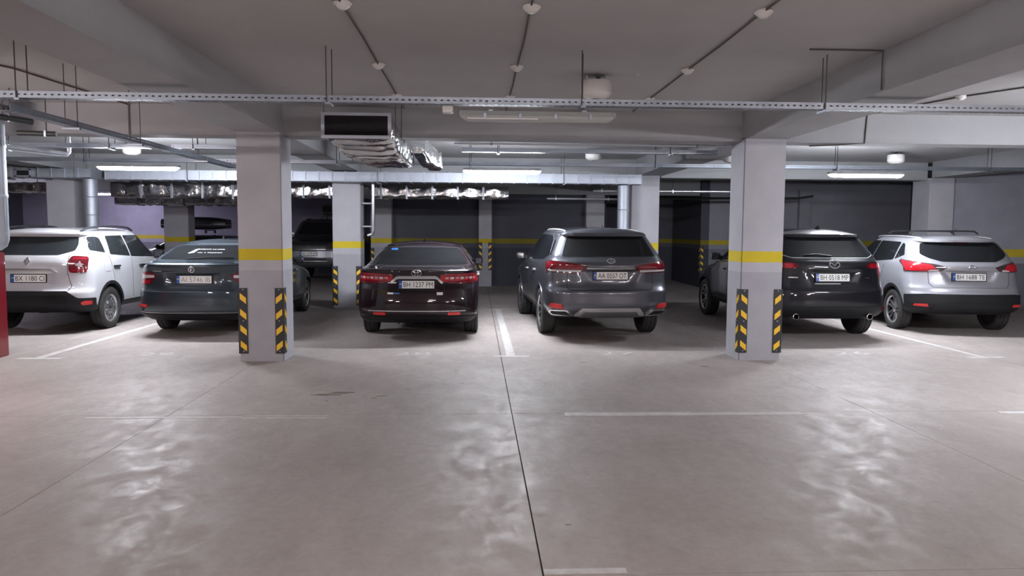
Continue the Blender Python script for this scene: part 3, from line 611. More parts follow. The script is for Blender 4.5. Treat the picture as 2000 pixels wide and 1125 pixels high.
class Car:
    NX = [0, .04, .09, .14, .19, .24, .29, .34, .39, .44, .49, .54, .59, .64, .69, .74, .79, .84, .89]
    def __init__(s, name, label, group, L, oh, ch, zroof, crown, zwarp=(0, 1.0, 1.0), disp=None, loc=(0, 0), rz=0.0, paint=None):
        s.L, s.oh, s.zr, s.crown, s.disp = L, oh, zroof, crown, disp
        s.ch = {k: pchip(v) for k, v in ch.items()}; s.zb = ch['w'][0][0]; s.wk = zwarp; s.cache = {}
        s.root = empty(name, (loc[0], loc[1], 0), rz); tag(s.root, label, 'car', group); s.paint = paint
    def warp(s, y, z):
        k, yp, zb = s.wk
        t = np.clip((z-zb)/(s.zr-zb), 0, 1)
        return z-k*np.clip(yp-y, 0, 9)**2*t - .035*np.clip(y-(yp+.9), 0, 9)**2*t*.5
    def half(s, z, th, sf, fth):
        """half plan outline at height z for rear angles/side fractions/front angles"""
        g = lambda k: float(s.ch[k](z))
        yr, yf, w, dR, pR, dF, pF = (g(k) for k in ('yr', 'yf', 'w', 'dR', 'pR', 'dF', 'pF'))
        sp = 2/pR; sn = np.sin(th)**sp; cs = np.clip(np.cos(th), 0, 1)**sp
        x1 = w*sn; y1 = yr+dR*(1-cs)
        ya, yb = yr+dR, yf-dF
        if yb < ya+.05: yb = ya+.05
        y2 = ya+(yb-ya)*sf; x2 = np.full(len(sf), w)
        sp = 2/pF; x3 = w*np.clip(np.cos(fth), 0, 1)**sp; y3 = yb+(yf-yb)*np.sin(fth)**sp
        x = np.concatenate((x1, x2, x3)); y = np.concatenate((y1, y2, y3))
        if s.disp is not None:
            d = s.disp(x, z, y-yr); y = y+d*(np.arange(len(y)) < len(th))
        return x, y
    def dense(s, z):
        k = round(z*1000)
        if k not in s.cache:
            p = float(s.ch['pR'](z))
            f = np.linspace(0, .92, 47); th = np.concatenate((np.arcsin(f**(p/2)), np.linspace(math.asin(.92**(p/2)), PI/2, 24)[1:]))
            x, y = s.half(k/1000, th, np.linspace(0, 1, 40)[1:-1], np.linspace(0, PI/2, 40))
            a = np.concatenate(([0], np.cumsum(np.hypot(np.diff(x), np.diff(y))))); s.cache[k] = (x, y, a)
        return s.cache[k]
    def P0(s, a, z):
        x, y, c = s.dense(z); t = abs(a); xx = np.interp(t, c, x); yy = np.interp(t, c, y)
        return Vector((math.copysign(xx, a), yy-s.oh, float(s.warp(yy, z))))
    def P(s, a, z, off=0.0):
        p = s.P0(a, z)
        if off:
            e = .008; n = (s.P0(a+e, z)-s.P0(a-e, z)).cross(s.P0(a, min(z+e, s.zr))-s.P0(a, z-e))
            if n.length > 1e-9: p = p+n.normalized()*off
        return p
    def conv(s, mode, a, z, sgn):
        if mode == 'rear': return a
        x, y, c = s.dense(z)
        if mode == 'side':                      # a = distance from rearmost point
            m = np.argmax(y > y[0]+1e-4); return sgn*float(np.interp(a, y, c))
        return math.copysign(c[-1]-abs(a), a)     # front
    def body(s, wheels, R, arch=.06, lower=None, wellw=.34):
        Z = np.linspace(s.zb, s.zr, 900); G = np.stack([Z]+[s.ch[k](Z) for k in ('yr', 'yf', 'w')]); D = np.abs(np.diff(G, axis=1)).max(0)
        acc = 0; rows = [Z[0]]
        for i, d in enumerate(D):
            acc += d
            if acc > .026: rows.append(Z[i+1]); acc = 0
        if rows[-1] < s.zr: rows.append(s.zr)
        sf = np.linspace(0, 1, 26)[1:-1]; fth = np.linspace(0, PI/2, 16)
        bm = bmesh.new(); rings = []
        def add(x, y, z):
            n = len(x); zz = s.warp(y, np.full(n, z) if np.isscalar(z) else z)
            r = [bm.verts.new((x[i], y[i]-s.oh, zz[i])) for i in range(n)]
            l = [bm.verts.new((-x[i], y[i]-s.oh, zz[i])) for i in range(n-2, 0, -1)]
            rings.append(r+l)
        for z in rows:
            p = float(s.ch['pR'](z)); th = np.concatenate((np.arcsin(np.array(s.NX)**(p/2)), np.linspace(math.asin(.89**(p/2)), PI/2, 10)[1:]))
            x, y = s.half(z, th, sf, fth); x = x.copy(); x[0] = 0; x[-1] = 0; add(x, y, z)
        xe, ye = x, y; ya, yb = ye[0], ye[-1]
        for f in (.97, .9, .78, .6, .4, .2, .05):
            q = (ye-(ya+yb)/2)/((yb-ya)/2); add(xe*f, (ya+yb)/2+q*((yb-ya)/2-(1-f)*.28), s.zr+s.crown*(1-f**2.2))
        N = len(rings[0])
        for a, b in zip(rings, rings[1:]):
            for k in range(N): bm.faces.new((a[k], a[(k+1) % N], b[(k+1) % N], b[k]))
        bot = bm.faces.new(rings[0][::-1]); bot.material_index = 1; bm.faces.new(rings[-1])
        o = obj('body', bm, [s.paint, UNDER], s.root)
        # wheel wells
        cb = bmesh.new()
        for wy in wheels:
            for sg in (-1, 1):
                n = 40; rr = R+arch; ww = float(s.ch['w'](R*1.5))
                pts = [(wy-s.oh+rr*math.cos(2*PI*k/n), R+rr*math.sin(2*PI*k/n)) for k in range(n)]
                a = [cb.verts.new((sg*(ww-wellw), y, z)) for y, z in pts]; b = [cb.verts.new((sg*(ww+.3), y, z)) for y, z in pts]
                cb.faces.new(a); cb.faces.new(b[::-1])
                for k in range(n): cb.faces.new((a[k], b[k], b[(k+1) % n], a[(k+1) % n]))
        bmesh.ops.recalc_face_normals(cb, faces=cb.faces[:])
        for f in cb.faces: f.material_index = 1
        cme = bpy.data.meshes.new('cut'); cb.to_mesh(cme); cb.free(); cme.materials.append(s.paint); cme.materials.append(UNDER)
        co = bpy.data.objects.new('cut', cme); COL.objects.link(co); co.matrix_world = Matrix.Identity(4)
        tmp = o.parent; o.parent = None
        md = o.modifiers.new('b', 'BOOLEAN'); md.object = co; md.operation = 'DIFFERENCE'; md.solver = 'EXACT'
        dg = bpy.context.evaluated_depsgraph_get(); me = bpy.data.meshes.new_from_object(o.evaluated_get(dg))
        o.modifiers.clear(); old = o.data; o.data = me; bpy.data.meshes.remove(old); bpy.data.objects.remove(co, do_unlink=True); bpy.data.meshes.remove(cme)
        o.parent = tmp; me.name = 'body'; me.shade_smooth(); me.set_sharp_from_angle(angle=math.radians(38))
        s.bodyo = o; return o
    def decal(s, name, poly, m, mode='rear', sgn=1, off=.004, th=.012, parent=None, step=.045, label=None, smooth=40):
        bm = bmesh.new(); f = bm.faces.new([bm.verts.new((p[0], p[1], 0)) for p in poly])
        A = np.array(poly); lo, hi = A.min(0), A.max(0)
        for ax in (0, 1):
            st = step if ax == 0 else step*.7
            for k in range(int(math.ceil(lo[ax]/st)), int(math.floor(hi[ax]/st))+1):
                co = [0, 0, 0]; co[ax] = k*st; no = [0, 0, 0]; no[ax] = 1
                bmesh.ops.bisect_plane(bm, geom=bm.verts[:]+bm.edges[:]+bm.faces[:], dist=1e-5, plane_co=co, plane_no=no)
        flat = [v.co.copy() for v in bm.verts]; bm.verts.ensure_lookup_table()
        bmesh.ops.recalc_face_normals(bm, faces=bm.faces[:])
        mp = []
        for v, c in zip(bm.verts, flat):
            a = s.conv(mode, c.x, c.y, sgn); p1 = s.P(a, c.y, off); p0 = s.P(a, c.y, off-th); mp.append(p0); v.co = p1
        be = [e for e in bm.edges if e.is_boundary]; idx = {v: i for i, v in enumerate(bm.verts)}
        low = {}
        for e in be:
            for v in e.verts:
                if v not in low: low[v] = bm.verts.new(mp[idx[v]])
        for e in be:
            a, b = e.verts
            try: bm.faces.new((a, b, low[b], low[a]))
            except ValueError: pass
        o = obj(name, bm, m, parent or s.root, smooth=smooth)
        if label: o['label'] = label
        return o
    def strip(s, name, pts, m, w=.006, mode='rear', sgn=1, off=.003, th=.01, parent=None, closed=False, n=None):
        P = [np.array(p, float) for p in pts]
        if closed: P.append(P[0])
        Q = [P[0]]
        for a, b in zip(P, P[1:]):
            k = max(1, int(np.linalg.norm(b-a)/.03))
            for i in range(1, k+1): Q.append(a+(b-a)*i/k)
        bm = bmesh.new(); T = []
        for i, q in enumerate(Q):
            d = Q[min(i+1, len(Q)-1)]-Q[max(i-1, 0)]; d = d/np.linalg.norm(d); nn = np.array((-d[1], d[0]))*w/2
            r = []
            for c in (q+nn, q-nn):
                a = s.conv(mode, c[0], c[1], sgn); r += [bm.verts.new(s.P(a, c[1], off)), bm.verts.new(s.P(a, c[1], off-th))]
            T.append(r)
        for a, b in zip(T, T[1:]):
            bm.faces.new((a[0], b[0], b[2], a[2])); bm.faces.new((a[0], a[1], b[1], b[0])); bm.faces.new((a[2], b[2], b[3], a[3]))
        return obj(name, bm, m, parent or s.root, smooth=40)
    def frame(s, a, z, off=.0, mode='rear'):
        """local plane on the body: X to the viewer's right, Y up along the skin, Z outward"""
        aa = s.conv(mode, a, z, 1)
        e = .02; p = s.P(aa, z, off)
        if mode == 'rear': tx = Vector((1, 0, 0)); tz = (s.P0(aa, z+e)-s.P0(aa, z-e)).normalized()
        else: tx = Vector((-1, 0, 0)); tz = (s.P0(aa, z+e)-s.P0(aa, z-e)).normalized()
        n = tx.cross(tz).normalized(); M = Matrix((tx, tz, n)).transposed().to_4x4(); M.translation = p; return M
    def plate(s, z, txt, x=0.0, w=.52, h=.112, mode='rear', frame=True, off=.014, tilt=True):
        M = s.frame(x, z, off, mode)
        bm = bmesh.new(); box(bm, -w/2-.012, w/2+.012, -h/2-.012, h/2+.012, -.02, 0); fr = obj('plate_holder', bm, BLKP, s.root); fr.matrix_local = M
        bm = bmesh.new(); box(bm, -w/2, w/2, -h/2, h/2, 0, .003); o = obj('licence_plate', bm, PLATEW, s.root); o['label'] = 'white licence plate reading '+txt; o.matrix_local = M
        bm = bmesh.new(); box(bm, -w/2, -w/2+.045, -h/2, h/2, .003, .004); obj('plate_band', bm, PLATEB, o)
        bm = bmesh.new(); box(bm, -w/2+.008, -w/2+.037, .0, .012, .004, .0045); obj('plate_flag', bm, PLATEY, o)
        me = text_mesh(txt, w-.085, h*.68, .0006); me.materials.append(INK); t = inst('plate_number', me, o, (.024, 0, .0042))
        return o
    def text(s, name, txt, x, z, w, h, m, off=.006, parent=None, mode='rear'):
        me = text_mesh(txt, w, h, .001); me.materials.append(m); o = inst(name, me, parent or s.root); o.matrix_local = s.frame(x, z, off, mode); return o
    def emblem(s, z, curves, m=CHROME, r=.006, x=0, off=.008, disc=None, mode='rear'):
        bm = bmesh.new()
        for c in curves: tube(bm, [(p[0], p[1], 0) for p in c], r, 6)
        o = obj('emblem', bm, m, s.root, smooth=60); o.matrix_local = s.frame(x, z, off, mode)
        return o
    def wheels(s, ys, R, W, track, style):
        for wy in ys:
            for sg in (-1, 1):
                me, rm, hb = wheel_meshes(R, W, style)
                t = inst('tyre', me, s.root, (sg*track/2, wy-s.oh, R), (0, 0, 0 if sg > 0 else PI))
                inst('rim', rm, t); inst('hub_cap', hb, t)
    def mirror(s, y, z, sgn, m=None, yaw=0):
        x, yy, c = s.dense(z); px = float(np.interp(y, yy, x))
        bm = bmesh.new(); prof = [(.0, .045, .05), (.04, .085, .065), (.09, .10, .07), (.14, .09, .068), (.17, .05, .045)]; rings = []
        for dx, hy, hz in prof:
            rings.append([bm.verts.new((sgn*(dx+.02), .06*math.cos(t)*hy/.1, hz*math.sin(t)+.02)) for t in [2*PI*k/12 for k in range(12)]])
        for a, b in zip(rings, rings[1:]):
            for k in range(12): bm.faces.new((a[k], a[(k+1) % 12], b[(k+1) % 12], b[k]))
        bm.faces.new(rings[0]); bm.faces.new(rings[-1])
        box(bm, *sorted((-sgn*.05, sgn*.05)), -.03, .03, -.03, .03)
        o = obj('side_mirror', bm, m or s.paint, s.root, smooth=50, loc=(sgn*px, y-s.oh, z))
        bm = bmesh.new(); box(bm, *sorted((sgn*.06, sgn*.165)), -.064, -.058, -.03, .065); obj('mirror_glass', bm, MIRG, o)
    def archtrim(s, wy, R, sgn, m=BLKP, w=.055, arch=.06, a0=-12, a1=192):
        r1 = R+arch-.006; r2 = r1+w; pts = []
        for t in np.linspace(math.radians(a0), math.radians(a1), 22): pts.append((wy+r1*math.cos(t), R+r1*math.sin(t)))
        for t in np.linspace(math.radians(a1), math.radians(a0), 22): pts.append((wy+r2*math.cos(t), R+r2*math.sin(t)))
        zmin = s.zb+.01; pts = [(y, max(z, zmin)) for y, z in pts]
        s.decal('arch_trim', pts, m, 'side', sgn, .008, .03)
    def roofrail(s, sgn, y0, y1, xin, m, h=.045, r=.016):
        pts = []
        for t in np.linspace(0, 1, 14):
            y = y0+(y1-y0)*t; lift = h*min(1, math.sin(PI*min(max(t, .0), 1))**.35) if 0 < t < 1 else 0
            zt = s.zr+s.crown*(1-min(1, xin)**2.2); pts.append((sgn*xin*float(s.ch['w'](s.zr)), y-s.oh, float(s.warp(y, zt))+lift-.004))
        bm = bmesh.new(); tube(bm, pts, r, 8); return obj('roof_rail', bm, m, s.root, smooth=60)
    def fin(s, y, m, h=.06, rod=False):
        z = float(s.warp(y, s.zr+s.crown)); bm = bmesh.new()
        if rod: tube(bm, [(0, y-s.oh, z-.006), (0, y-s.oh, z+.02)], .02, 10); tube(bm, [(0, y-s.oh, z+.01), (0, y-s.oh-.08, z+h)], .004, 6)
        else:
            v = [bm.verts.new(p) for p in ((-.02, y-s.oh-.05, z-.01), (.02, y-s.oh-.05, z-.01), (.028, y-s.oh+.1, z-.01), (-.028, y-s.oh+.1, z-.01), (0, y-s.oh-.045, z+h))]
            for q in ((0, 1, 4), (1, 2, 4), (2, 3, 4), (3, 0, 4), (3, 2, 1, 0)): bm.faces.new([v[i] for i in q])
        obj('roof_antenna', bm, m, s.root, smooth=40)

WM = {}
def wheel_meshes(R, W, style):
    k = (R, W, style)
    if k in WM: return WM[k]
    def fin(bm, name, m, sm=40):
        bmesh.ops.recalc_face_normals(bm, faces=bm.faces[:]); me = bpy.data.meshes.new(name); bm.to_mesh(me); bm.free(); me.materials.append(m); me.shade_smooth(); me.set_sharp_from_angle(angle=math.radians(sm)); return me
    h = W/2; rr = R*(.66 if style == 'steel' else .70)
    bm = bmesh.new(); pr = [(rr, -h*.8), (rr+.02, -h*.95), ((R+rr)/2, -h), (R-.02, -h*.93), (R-.004, -h*.78)]
    for g in (-.5, -.17, .17, .5): pr += [(R-.001 if abs(g) < .3 else R-.002, (g-.04)*W), (R-.009, (g-.035)*W), (R-.009, (g+.035)*W), (R-.001 if abs(g) < .3 else R-.002, (g+.04)*W)]
    pr = [p for p in pr if abs(p[1]) <= h+1e-6]
    pr = [(rr, -h*.8), (rr+.02, -h*.95), ((R+rr)/2, -h), (R-.025, -h*.95), (R-.005, -h*.8)]
    for g in (-.28, 0, .28): pr += [(R, (g-.05)*W), (R-.01, (g-.042)*W), (R-.01, (g+.042)*W), (R, (g+.05)*W)]
    pr += [(R-.005, h*.8), (R-.025, h*.95), ((R+rr)/2, h), (rr+.02, h*.95), (rr, h*.8)]
    lathe(bm, pr, 44, 'x', close=False); rr2 = rr-.002; lathe(bm, [(rr, -h*.8), (rr2, -h*.5), (.02, -h*.5)], 44, 'x', close=False)
    t = fin(bm, 'tyre', TYRE, 30)
    bm = bmesh.new(); d = h*.35
    lathe(bm, [(rr+.004, h*.82), (rr-.012, h*.88), (rr-.03, h*.7), (rr-.035, d-.05), (.04, d-.06)], 44, 'x', close=False)
    for f in bm.faces: f.material_index = 0 if style == 'steel' else 1
    for f in [f for f in bm.faces if f.calc_center_median().x > h*.74]: f.material_index = 0
    if style == 'steel':
        lathe(bm, [(rr-.035, d+.02), (rr-.06, d+.035), (rr*.62, d+.0), (rr*.45, d+.045), (.05, d+.05), (.02, d+.05)], 44, 'x', close=False)
        m0 = ALLOY
        for q in range(12):
            a = 2*PI*q/12; M = Matrix.Rotation(a, 4, 'X'); box(bm, d+.0, d+.045, -.018, .018, rr*.45, rr-.05, M)
    else:
        ns = {'multi': 10, 'five': 5, 'black': 10, 'twin': 10}[style]; m0 = ALLOY
        for q in range(ns):
            a = 2*PI*q/ns+(.16 if style in ('twin', 'black') and q % 2 else 0); M = Matrix.Rotation(a, 4, 'X')
            wI, wO = (.03, .045) if style == 'five' else (.016, .02)
            v = []
            for (x0, x1, r, w) in ((d-.04, d+.02, .05, wI), (d-.05, h*.72, rr-.028, wO)):
                v.append([bm.verts.new(M @ Vector(p)) for p in ((x0, -w, r), (x1, -w*.6, r), (x1, w*.6, r), (x0, w, r))])
            for kk in range(4): bm.faces.new((v[0][kk], v[0][(kk+1) % 4], v[1][(kk+1) % 4], v[1][kk]))
    r_ = fin(bm, 'rim', m0, 30); r_.materials.append(DKALLOY)
    bm = bmesh.new(); lathe(bm, [(.06, d-.02), (.058, d+.025), (.04, d+.034), (.01, d+.036)], 20, 'x'); hb = fin(bm, 'hub_cap', ALLOY if style != 'steel' else DKALLOY)
    WM[k] = (t, r_, hb); return WM[k]
def circ(r, n=24, ry=None, cx=0, cy=0): return [(cx+r*math.cos(2*PI*k/n), cy+(ry or r)*math.sin(2*PI*k/n)) for k in range(n+1)]
def std(car, fr=True):
    pass
# ------------------------------------------------------------------ the parked cars
GR = 'cars parked tail-out in the front row'
def common(c, ys, R, W, track, style, arch=.055):
    c.body(ys, R, arch); c.wheels(ys, R, W, track, style)
def both(fn):
    for sg in (1, -1): fn(sg)
def ref(poly, sg): return poly if sg > 0 else mir(poly)
def lightpair(c, poly, m=SMOKE, inner=(), r=.02, name='tail_light', off=None):
    off = off or (.028 if name == 'reflector' else .008)
    for sg in (1, -1):
        h = c.decal(name, ref(rpoly(poly, r), sg), m, off=off, th=.03)
        for nm, p, mm in inner: c.decal(nm, ref(rpoly(p, .012), sg), mm, off=.0105, th=.004, parent=h)
def doors(c, cuts, z0, z1, handles, hm=None, sill=None):
    for sg in (1, -1):
        for y0, y1 in cuts: c.strip('door_gap', [(y0, z0), ((y0+y1)/2, (z0+z1)/2), (y1, z1)], GAP, .007, 'side', sg, .0015, .004)
        for y, z in handles: c.decal('door_handle', rpoly([(y-.1, z-.012), (y+.1, z-.014), (y+.1, z+.014), (y-.1, z+.016)], .01), hm or c.paint, 'side', sg, .03, .04)
        if sill: c.decal('sill_trim', rpoly(sill, .01), BLKP, 'side', sg, .006, .02)
def windows(c, polys, m=GLASS, trim=None):
    for sg in (1, -1):
        for p in polys: c.decal('side_window', rpoly(p, .03), m, 'side', sg, .003, .008)
        if trim: c.strip('window_trim', trim, CHROME, .012, 'side', sg, .006, .01)
def windscreen(c, z0, z1, w0, w1): c.decal('windscreen', rpoly([(-w0, z0), (w0, z0), (w1, z1), (-w1, z1)], .04), GLASS, 'front', 1, .003, .008)
def headlights(c, poly, m=CLEARL):
    for sg in (1, -1): c.decal('headlight', ref(rpoly(poly, .02), sg), m, 'front', 1, .006, .02)

# ---- white SUV
L = 4.34
c = Car('white_suv', 'white compact SUV with black lower bumper and roof rails, leftmost car', GR, L, .82, dict(
    w=[(.33, .82), (.4, .88), (.55, .90), (.9, .905), (1.1, .895), (1.2, .875), (1.3, .845), (1.5, .77), (1.56, .74), (1.6, .70)],
    yr=[(.33, .18), (.4, .06), (.5, .0), (.655, .0), (.69, .05), (.78, .07), (.95, .08), (1.1, .09), (1.2, .13), (1.25, .17), (1.5, .32), (1.545, .34), (1.56, .28), (1.6, .29)],
    yf=[(.33, L-.15), (.45, L), (.85, L-.03), (.98, L-.2), (1.05, L-.8), (1.1, L-1.2), (1.14, L-1.4), (1.6, L-2.05)],
    dR=[(.33, .3), (.6, .34), (1.1, .36), (1.3, .34), (1.6, .26)], pR=[(.33, 2.8), (1.1, 3.0), (1.6, 3.4)],
    dF=[(.33, .7), (1.05, .7), (1.15, .5), (1.6, .4)], pF=[(.33, 2.5), (1.6, 2.6)]), 1.60, .065, (.005, 2.4, 1.2),
    disp=lambda x, z, y: .03*sbox(np.abs(x), -1, .36, .05)*sbox(z, .79, .95, .03)-.012*sbox(z, 1.0, 1.2, .08)*sbox(np.abs(x), -1, .55, .1), loc=(-6.93, 12.55), paint=paintm('white_paint', (.46, .46, .49)))
ys = (.82, 3.496); common(c, ys, .345, .215, 1.58, 'steel')
c.decal('rear_window', rpoly([(-.42, 1.225), (.42, 1.225), (.64, 1.30), (.66, 1.40), (.64, 1.525), (-.64, 1.525), (-.66, 1.40), (-.64, 1.30)], .03), GLASS2, off=.003)
c.decal('rear_spoiler', rpoly([(-.68, 1.555), (.68, 1.555), (.66, 1.597), (-.66, 1.597)], .015), c.paint, off=.008, th=.02)
lightpair(c, [(.60, .95), (.855, .95), (.875, 1.20), (.63, 1.215), (.595, 1.15)], REDD, [('red_lens', [(.63, .97), (.84, .97), (.85, 1.01), (.63, 1.01)], mat('ruby_lens', (.20, .006, .014), .12, coat=.8)), ('clear_lens', [(.70, 1.055), (.735, 1.06), (.75, 1.03), (.77, 1.06), (.81, 1.08), (.77, 1.10), (.75, 1.14), (.73, 1.10), (.69, 1.09)], mat('grey_lens', (.30, .25, .26), .12, coat=.8)), ('red_lens', [(.64, 1.155), (.85, 1.155), (.855, 1.185), (.66, 1.195)], MATS['ruby_lens'])], r=.06)
c.decal('chrome_handle_bar', rpoly([(-.45, .955), (.45, .955), (.36, 1.02), (-.36, 1.02)], .02), CHROME, off=.03, th=.05)
c.plate(.865, 'BX 1180 CI')
c.emblem(1.125, [[(0, .07), (.045, 0), (0, -.07), (-.045, 0), (0, .07)], [(0, .045), (.022, 0), (0, -.045), (-.022, 0), (0, .045)]], r=.008)
c.decal('rear_bumper', rpoly([(-1.04, .335), (1.04, .335), (1.04, .555), (.74, .56), (.60, .665), (-.60, .665), (-.74, .56), (-1.04, .555)], .03), BLKP, off=.012, th=.04)
c.decal('bumper_step', rpoly([(-.58, .46), (.58, .46), (.52, .57), (-.52, .57)], .03), BLKP, off=.022, th=.02)
lightpair(c, [(.80, .46), (.93, .465), (.94, .51), (.84, .515), (.78, .49)], REFL, name='reflector', r=.008)
for x in (-.5, .5): c.strip('tailgate_gap', [(math.copysign(.59, x), 1.23), (math.copysign(.585, x), .95), (math.copysign(.64, x), .75), (math.copysign(.60, x), .672)], GAP, .007, off=.0012, th=.004)
windows(c, [[(.36, 1.30), (.74, 1.25), (.72, 1.50), (.62, 1.525), (.42, 1.525)], [(.88, 1.22), (1.56, 1.17), (1.50, 1.53), (.94, 1.53)], [(1.60, 1.165), (2.75, 1.12), (2.88, 1.16), (2.25, 1.50), (2.05, 1.53), (1.55, 1.53)]], GLASS2)
doors(c, [(1.05, .82), (1.62, 1.58), (2.95, 2.85)], .46, 1.2, [(1.02, 1.02), (1.95, 1.0)], BLKP, [(1.24, .335), (3.06, .335), (3.06, .43), (1.24, .43)])
c.decal('fuel_flap', rpoly([(.62, .95), (.82, .95), (.82, 1.10), (.62, 1.10)], .02), c.paint, 'side', 1, .005, .006)
both(lambda sg: [c.archtrim(y, .345, sg, w=.05) for y in ys])
both(lambda sg: c.roofrail(sg, .45, 2.2, .9, mat('grey_rail', (.03, .03, .036), .4, spec=.3), .075, .019))
c.fin(.62, BLKP, .3, rod=True); both(lambda sg: c.mirror(2.5, 1.17, sg, BLKP)); windscreen(c, 1.15, 1.56, .62, .52); headlights(c, [(.45, .8), (.95, .84), (.95, .98), (.5, .96)])
c.decal('tow_hook_cover', rpoly([(.1, .335), (.25, .335), (.22, .36), (.12, .36)], .01), UNDER, off=.02, th=.03)

# ---- blue-grey liftback
L = 4.69
c = Car('grey_liftback', 'dark blue-grey liftback car half hidden by the near left column', GR, L, 1.09, dict(
    w=[(.25, .78), (.33, .87), (.5, .9), (.8, .907), (.95, .895), (1.05, .86), (1.11, .815), (1.2, .755), (1.38, .64), (1.43, .59)],
    yr=[(.25, .2), (.31, .10), (.40, .02), (.5, 0), (.69, .005), (.72, .035), (.88, .075), (1.0, .06), (1.085, .045), (1.115, .08), (1.14, .28), (1.17, .40), (1.39, 1.02), (1.43, 1.2)],
    yf=[(.25, L-.2), (.4, L-.02), (.6, L), (.75, L-.1), (.88, L-.5), (.97, L-1.0), (1.03, L-1.25), (1.43, L-2.15)],
    dR=[(.25, .35), (.6, .48), (.95, .5), (1.1, .45), (1.2, .3), (1.43, .26)], pR=[(.25, 2.5), (1.0, 2.5), (1.2, 3.0), (1.43, 3.2)],
    dF=[(.25, .8), (1.0, .9), (1.1, .5), (1.43, .4)], pF=[(.25, 2.4), (1.43, 2.5)]), 1.43, .06, (.010, 2.3, 1.15),
    disp=lambda x, z, y: .028*sbox(np.abs(x)+(.95-z)*.35, -1, .42, .03)*sbox(z, .77, .97, .02), loc=(-4.29, 12.44), paint=paintm('blue_grey_paint', (.035, .047, .060), .35))
ys = (1.09, 3.776); common(c, ys, .325, .215, 1.55, 'five')
c.decal('rear_window', rpoly([(-.68, 1.175), (.68, 1.175), (.585, 1.39), (-.585, 1.39)], .05), GLASS, off=.003)
lightpair(c, [(.545, .945), (.64, .985), (1.03, .985), (1.10, .95), (1.07, .80), (.98, .785), (.70, .80), (.56, .905)], REDD, [('clear_lens', [(.60, .905), (.90, .885), (.90, .945), (.60, .945)], CLEARL), ('red_lens', [(.70, .81), (1.04, .80), (1.06, .86), (.66, .87)], REDL), ('dark_lens', [(.66, .955), (1.02, .955), (1.0, .975), (.68, .975)], REDL)])
pl = c.plate(.88, 'AI 5746 IB', .02); pl.children[-1].data.materials[0] = mat('worn_plate_ink', (.30, .30, .30), .5); c.emblem(1.035, [circ(.042), [(-.015, -.03), (-.01, .02), (.02, .03)], [(-.02, .0), (.02, -.01)]], r=.007)
c.text('window_lettering', 'Доброго вечора,', .03, 1.330, .44, .042, STICK, .005); c.text('window_lettering', 'ми з України', .05, 1.278, .38, .040, STICK, .005)
c.decal('window_sticker', rpoly([(-.29, 1.265), (-.2, 1.275), (-.17, 1.33), (-.2, 1.335)], .01), STICK, off=.005, th=.003)
c.strip('tailgate_gap', [(-.66, .79), (-.60, .715), (.60, .715), (.66, .79)], GAP, .008, off=.0012, th=.004)
c.decal('chrome_strip', rpoly([(-.9, .375), (.9, .375), (.92, .387), (-.92, .387)], .005), mat('dull_trim', (.28, .28, .3), .4, .6), off=.012, th=.02)
c.decal('diffuser', rpoly([(-.95, .255), (.95, .255), (.98, .36), (-.98, .36)], .02), BLKP, off=.01, th=.03)
lightpair(c, [(.70, .46), (.93, .465), (.93, .495), (.72, .50)], REFL, name='reflector', r=.008)
bm = bmesh.new(); tube(bm, [tuple(c.P(-.2, 1.165, .02)), tuple(c.P(.12, 1.18, .025)), tuple(c.P(.5, 1.185, .02))], .011, 8); obj('wiper', bm, BLKP, c.root)
c.decal('boot_badge', rpoly([(-.62, 1.0), (-.47, 1.0), (-.47, 1.012), (-.62, 1.012)], .003), CHROME, off=.006, th=.006)
c.strip('lid_edge', [(-.78, 1.108), (.78, 1.108)], c.paint, .02, off=.012, th=.02)
windows(c, [[(1.05, 1.12), (3.35, 1.02), (3.5, 1.03), (2.75, 1.36), (2.2, 1.40), (1.6, 1.36)]])
doors(c, [(1.55, 1.4), (2.5, 2.45), (3.5, 3.45)], .32, 1.02, [(1.75, .92), (2.75, .9)])
c.fin(1.55, BLKP, .06); both(lambda sg: c.mirror(3.0, 1.06, sg)); windscreen(c, 1.05, 1.40, .62, .5); headlights(c, [(.4, .62), (.95, .66), (.95, .78), (.5, .74)])

# ---- dark red sedan
L = 4.885
c = Car('dark_red_sedan', 'very dark red sedan with chrome boot bar, left of the centre bay line', GR, L, 1.12, dict(
    w=[(.26, .80), (.34, .875), (.5, .912), (.75, .92), (.9, .91), (1.0, .885), (1.06, .86), (1.10, .835), (1.2, .765), (1.36, .65), (1.415, .59)],
    yr=[(.26, .18), (.32, .08), (.42, .01), (.55, 0), (.75, .03), (.88, .06), (.98, .045), (1.04, .035), (1.065, .08), (1.085, .30), (1.105, .52), (1.14, .66), (1.37, 1.26), (1.415, 1.48)],
    yf=[(.26, L-.2), (.4, L-.02), (.6, L), (.75, L-.1), (.86, L-.5), (.95, L-1.0), (1.02, L-1.25), (1.415, L-2.15)],
    dR=[(.26, .35), (.6, .5), (.95, .55), (1.06, .5), (1.12, .34), (1.415, .28)], pR=[(.26, 2.5), (1.0, 2.4), (1.12, 3.0), (1.415, 3.2)],
    dF=[(.26, .8), (1.0, .9), (1.1, .5), (1.415, .4)], pF=[(.26, 2.4), (1.415, 2.5)]), 1.415, .055, (.010, 2.4, 1.1),
    disp=lambda x, z, y: .03*sbox(np.abs(x), -1, .34, .04)*sbox(z, .765, .94, .025), loc=(-.885, 12.1), paint=paintm('dark_maroon_paint', (.011, .003, .006), .2))
ys = (1.12, 3.945); common(c, ys, .335, .225, 1.60, 'twin')
c.decal('rear_window', rpoly([(-.76, 1.12), (.76, 1.12), (.60, 1.375), (-.60, 1.375)], .05), GLASS, off=.003)
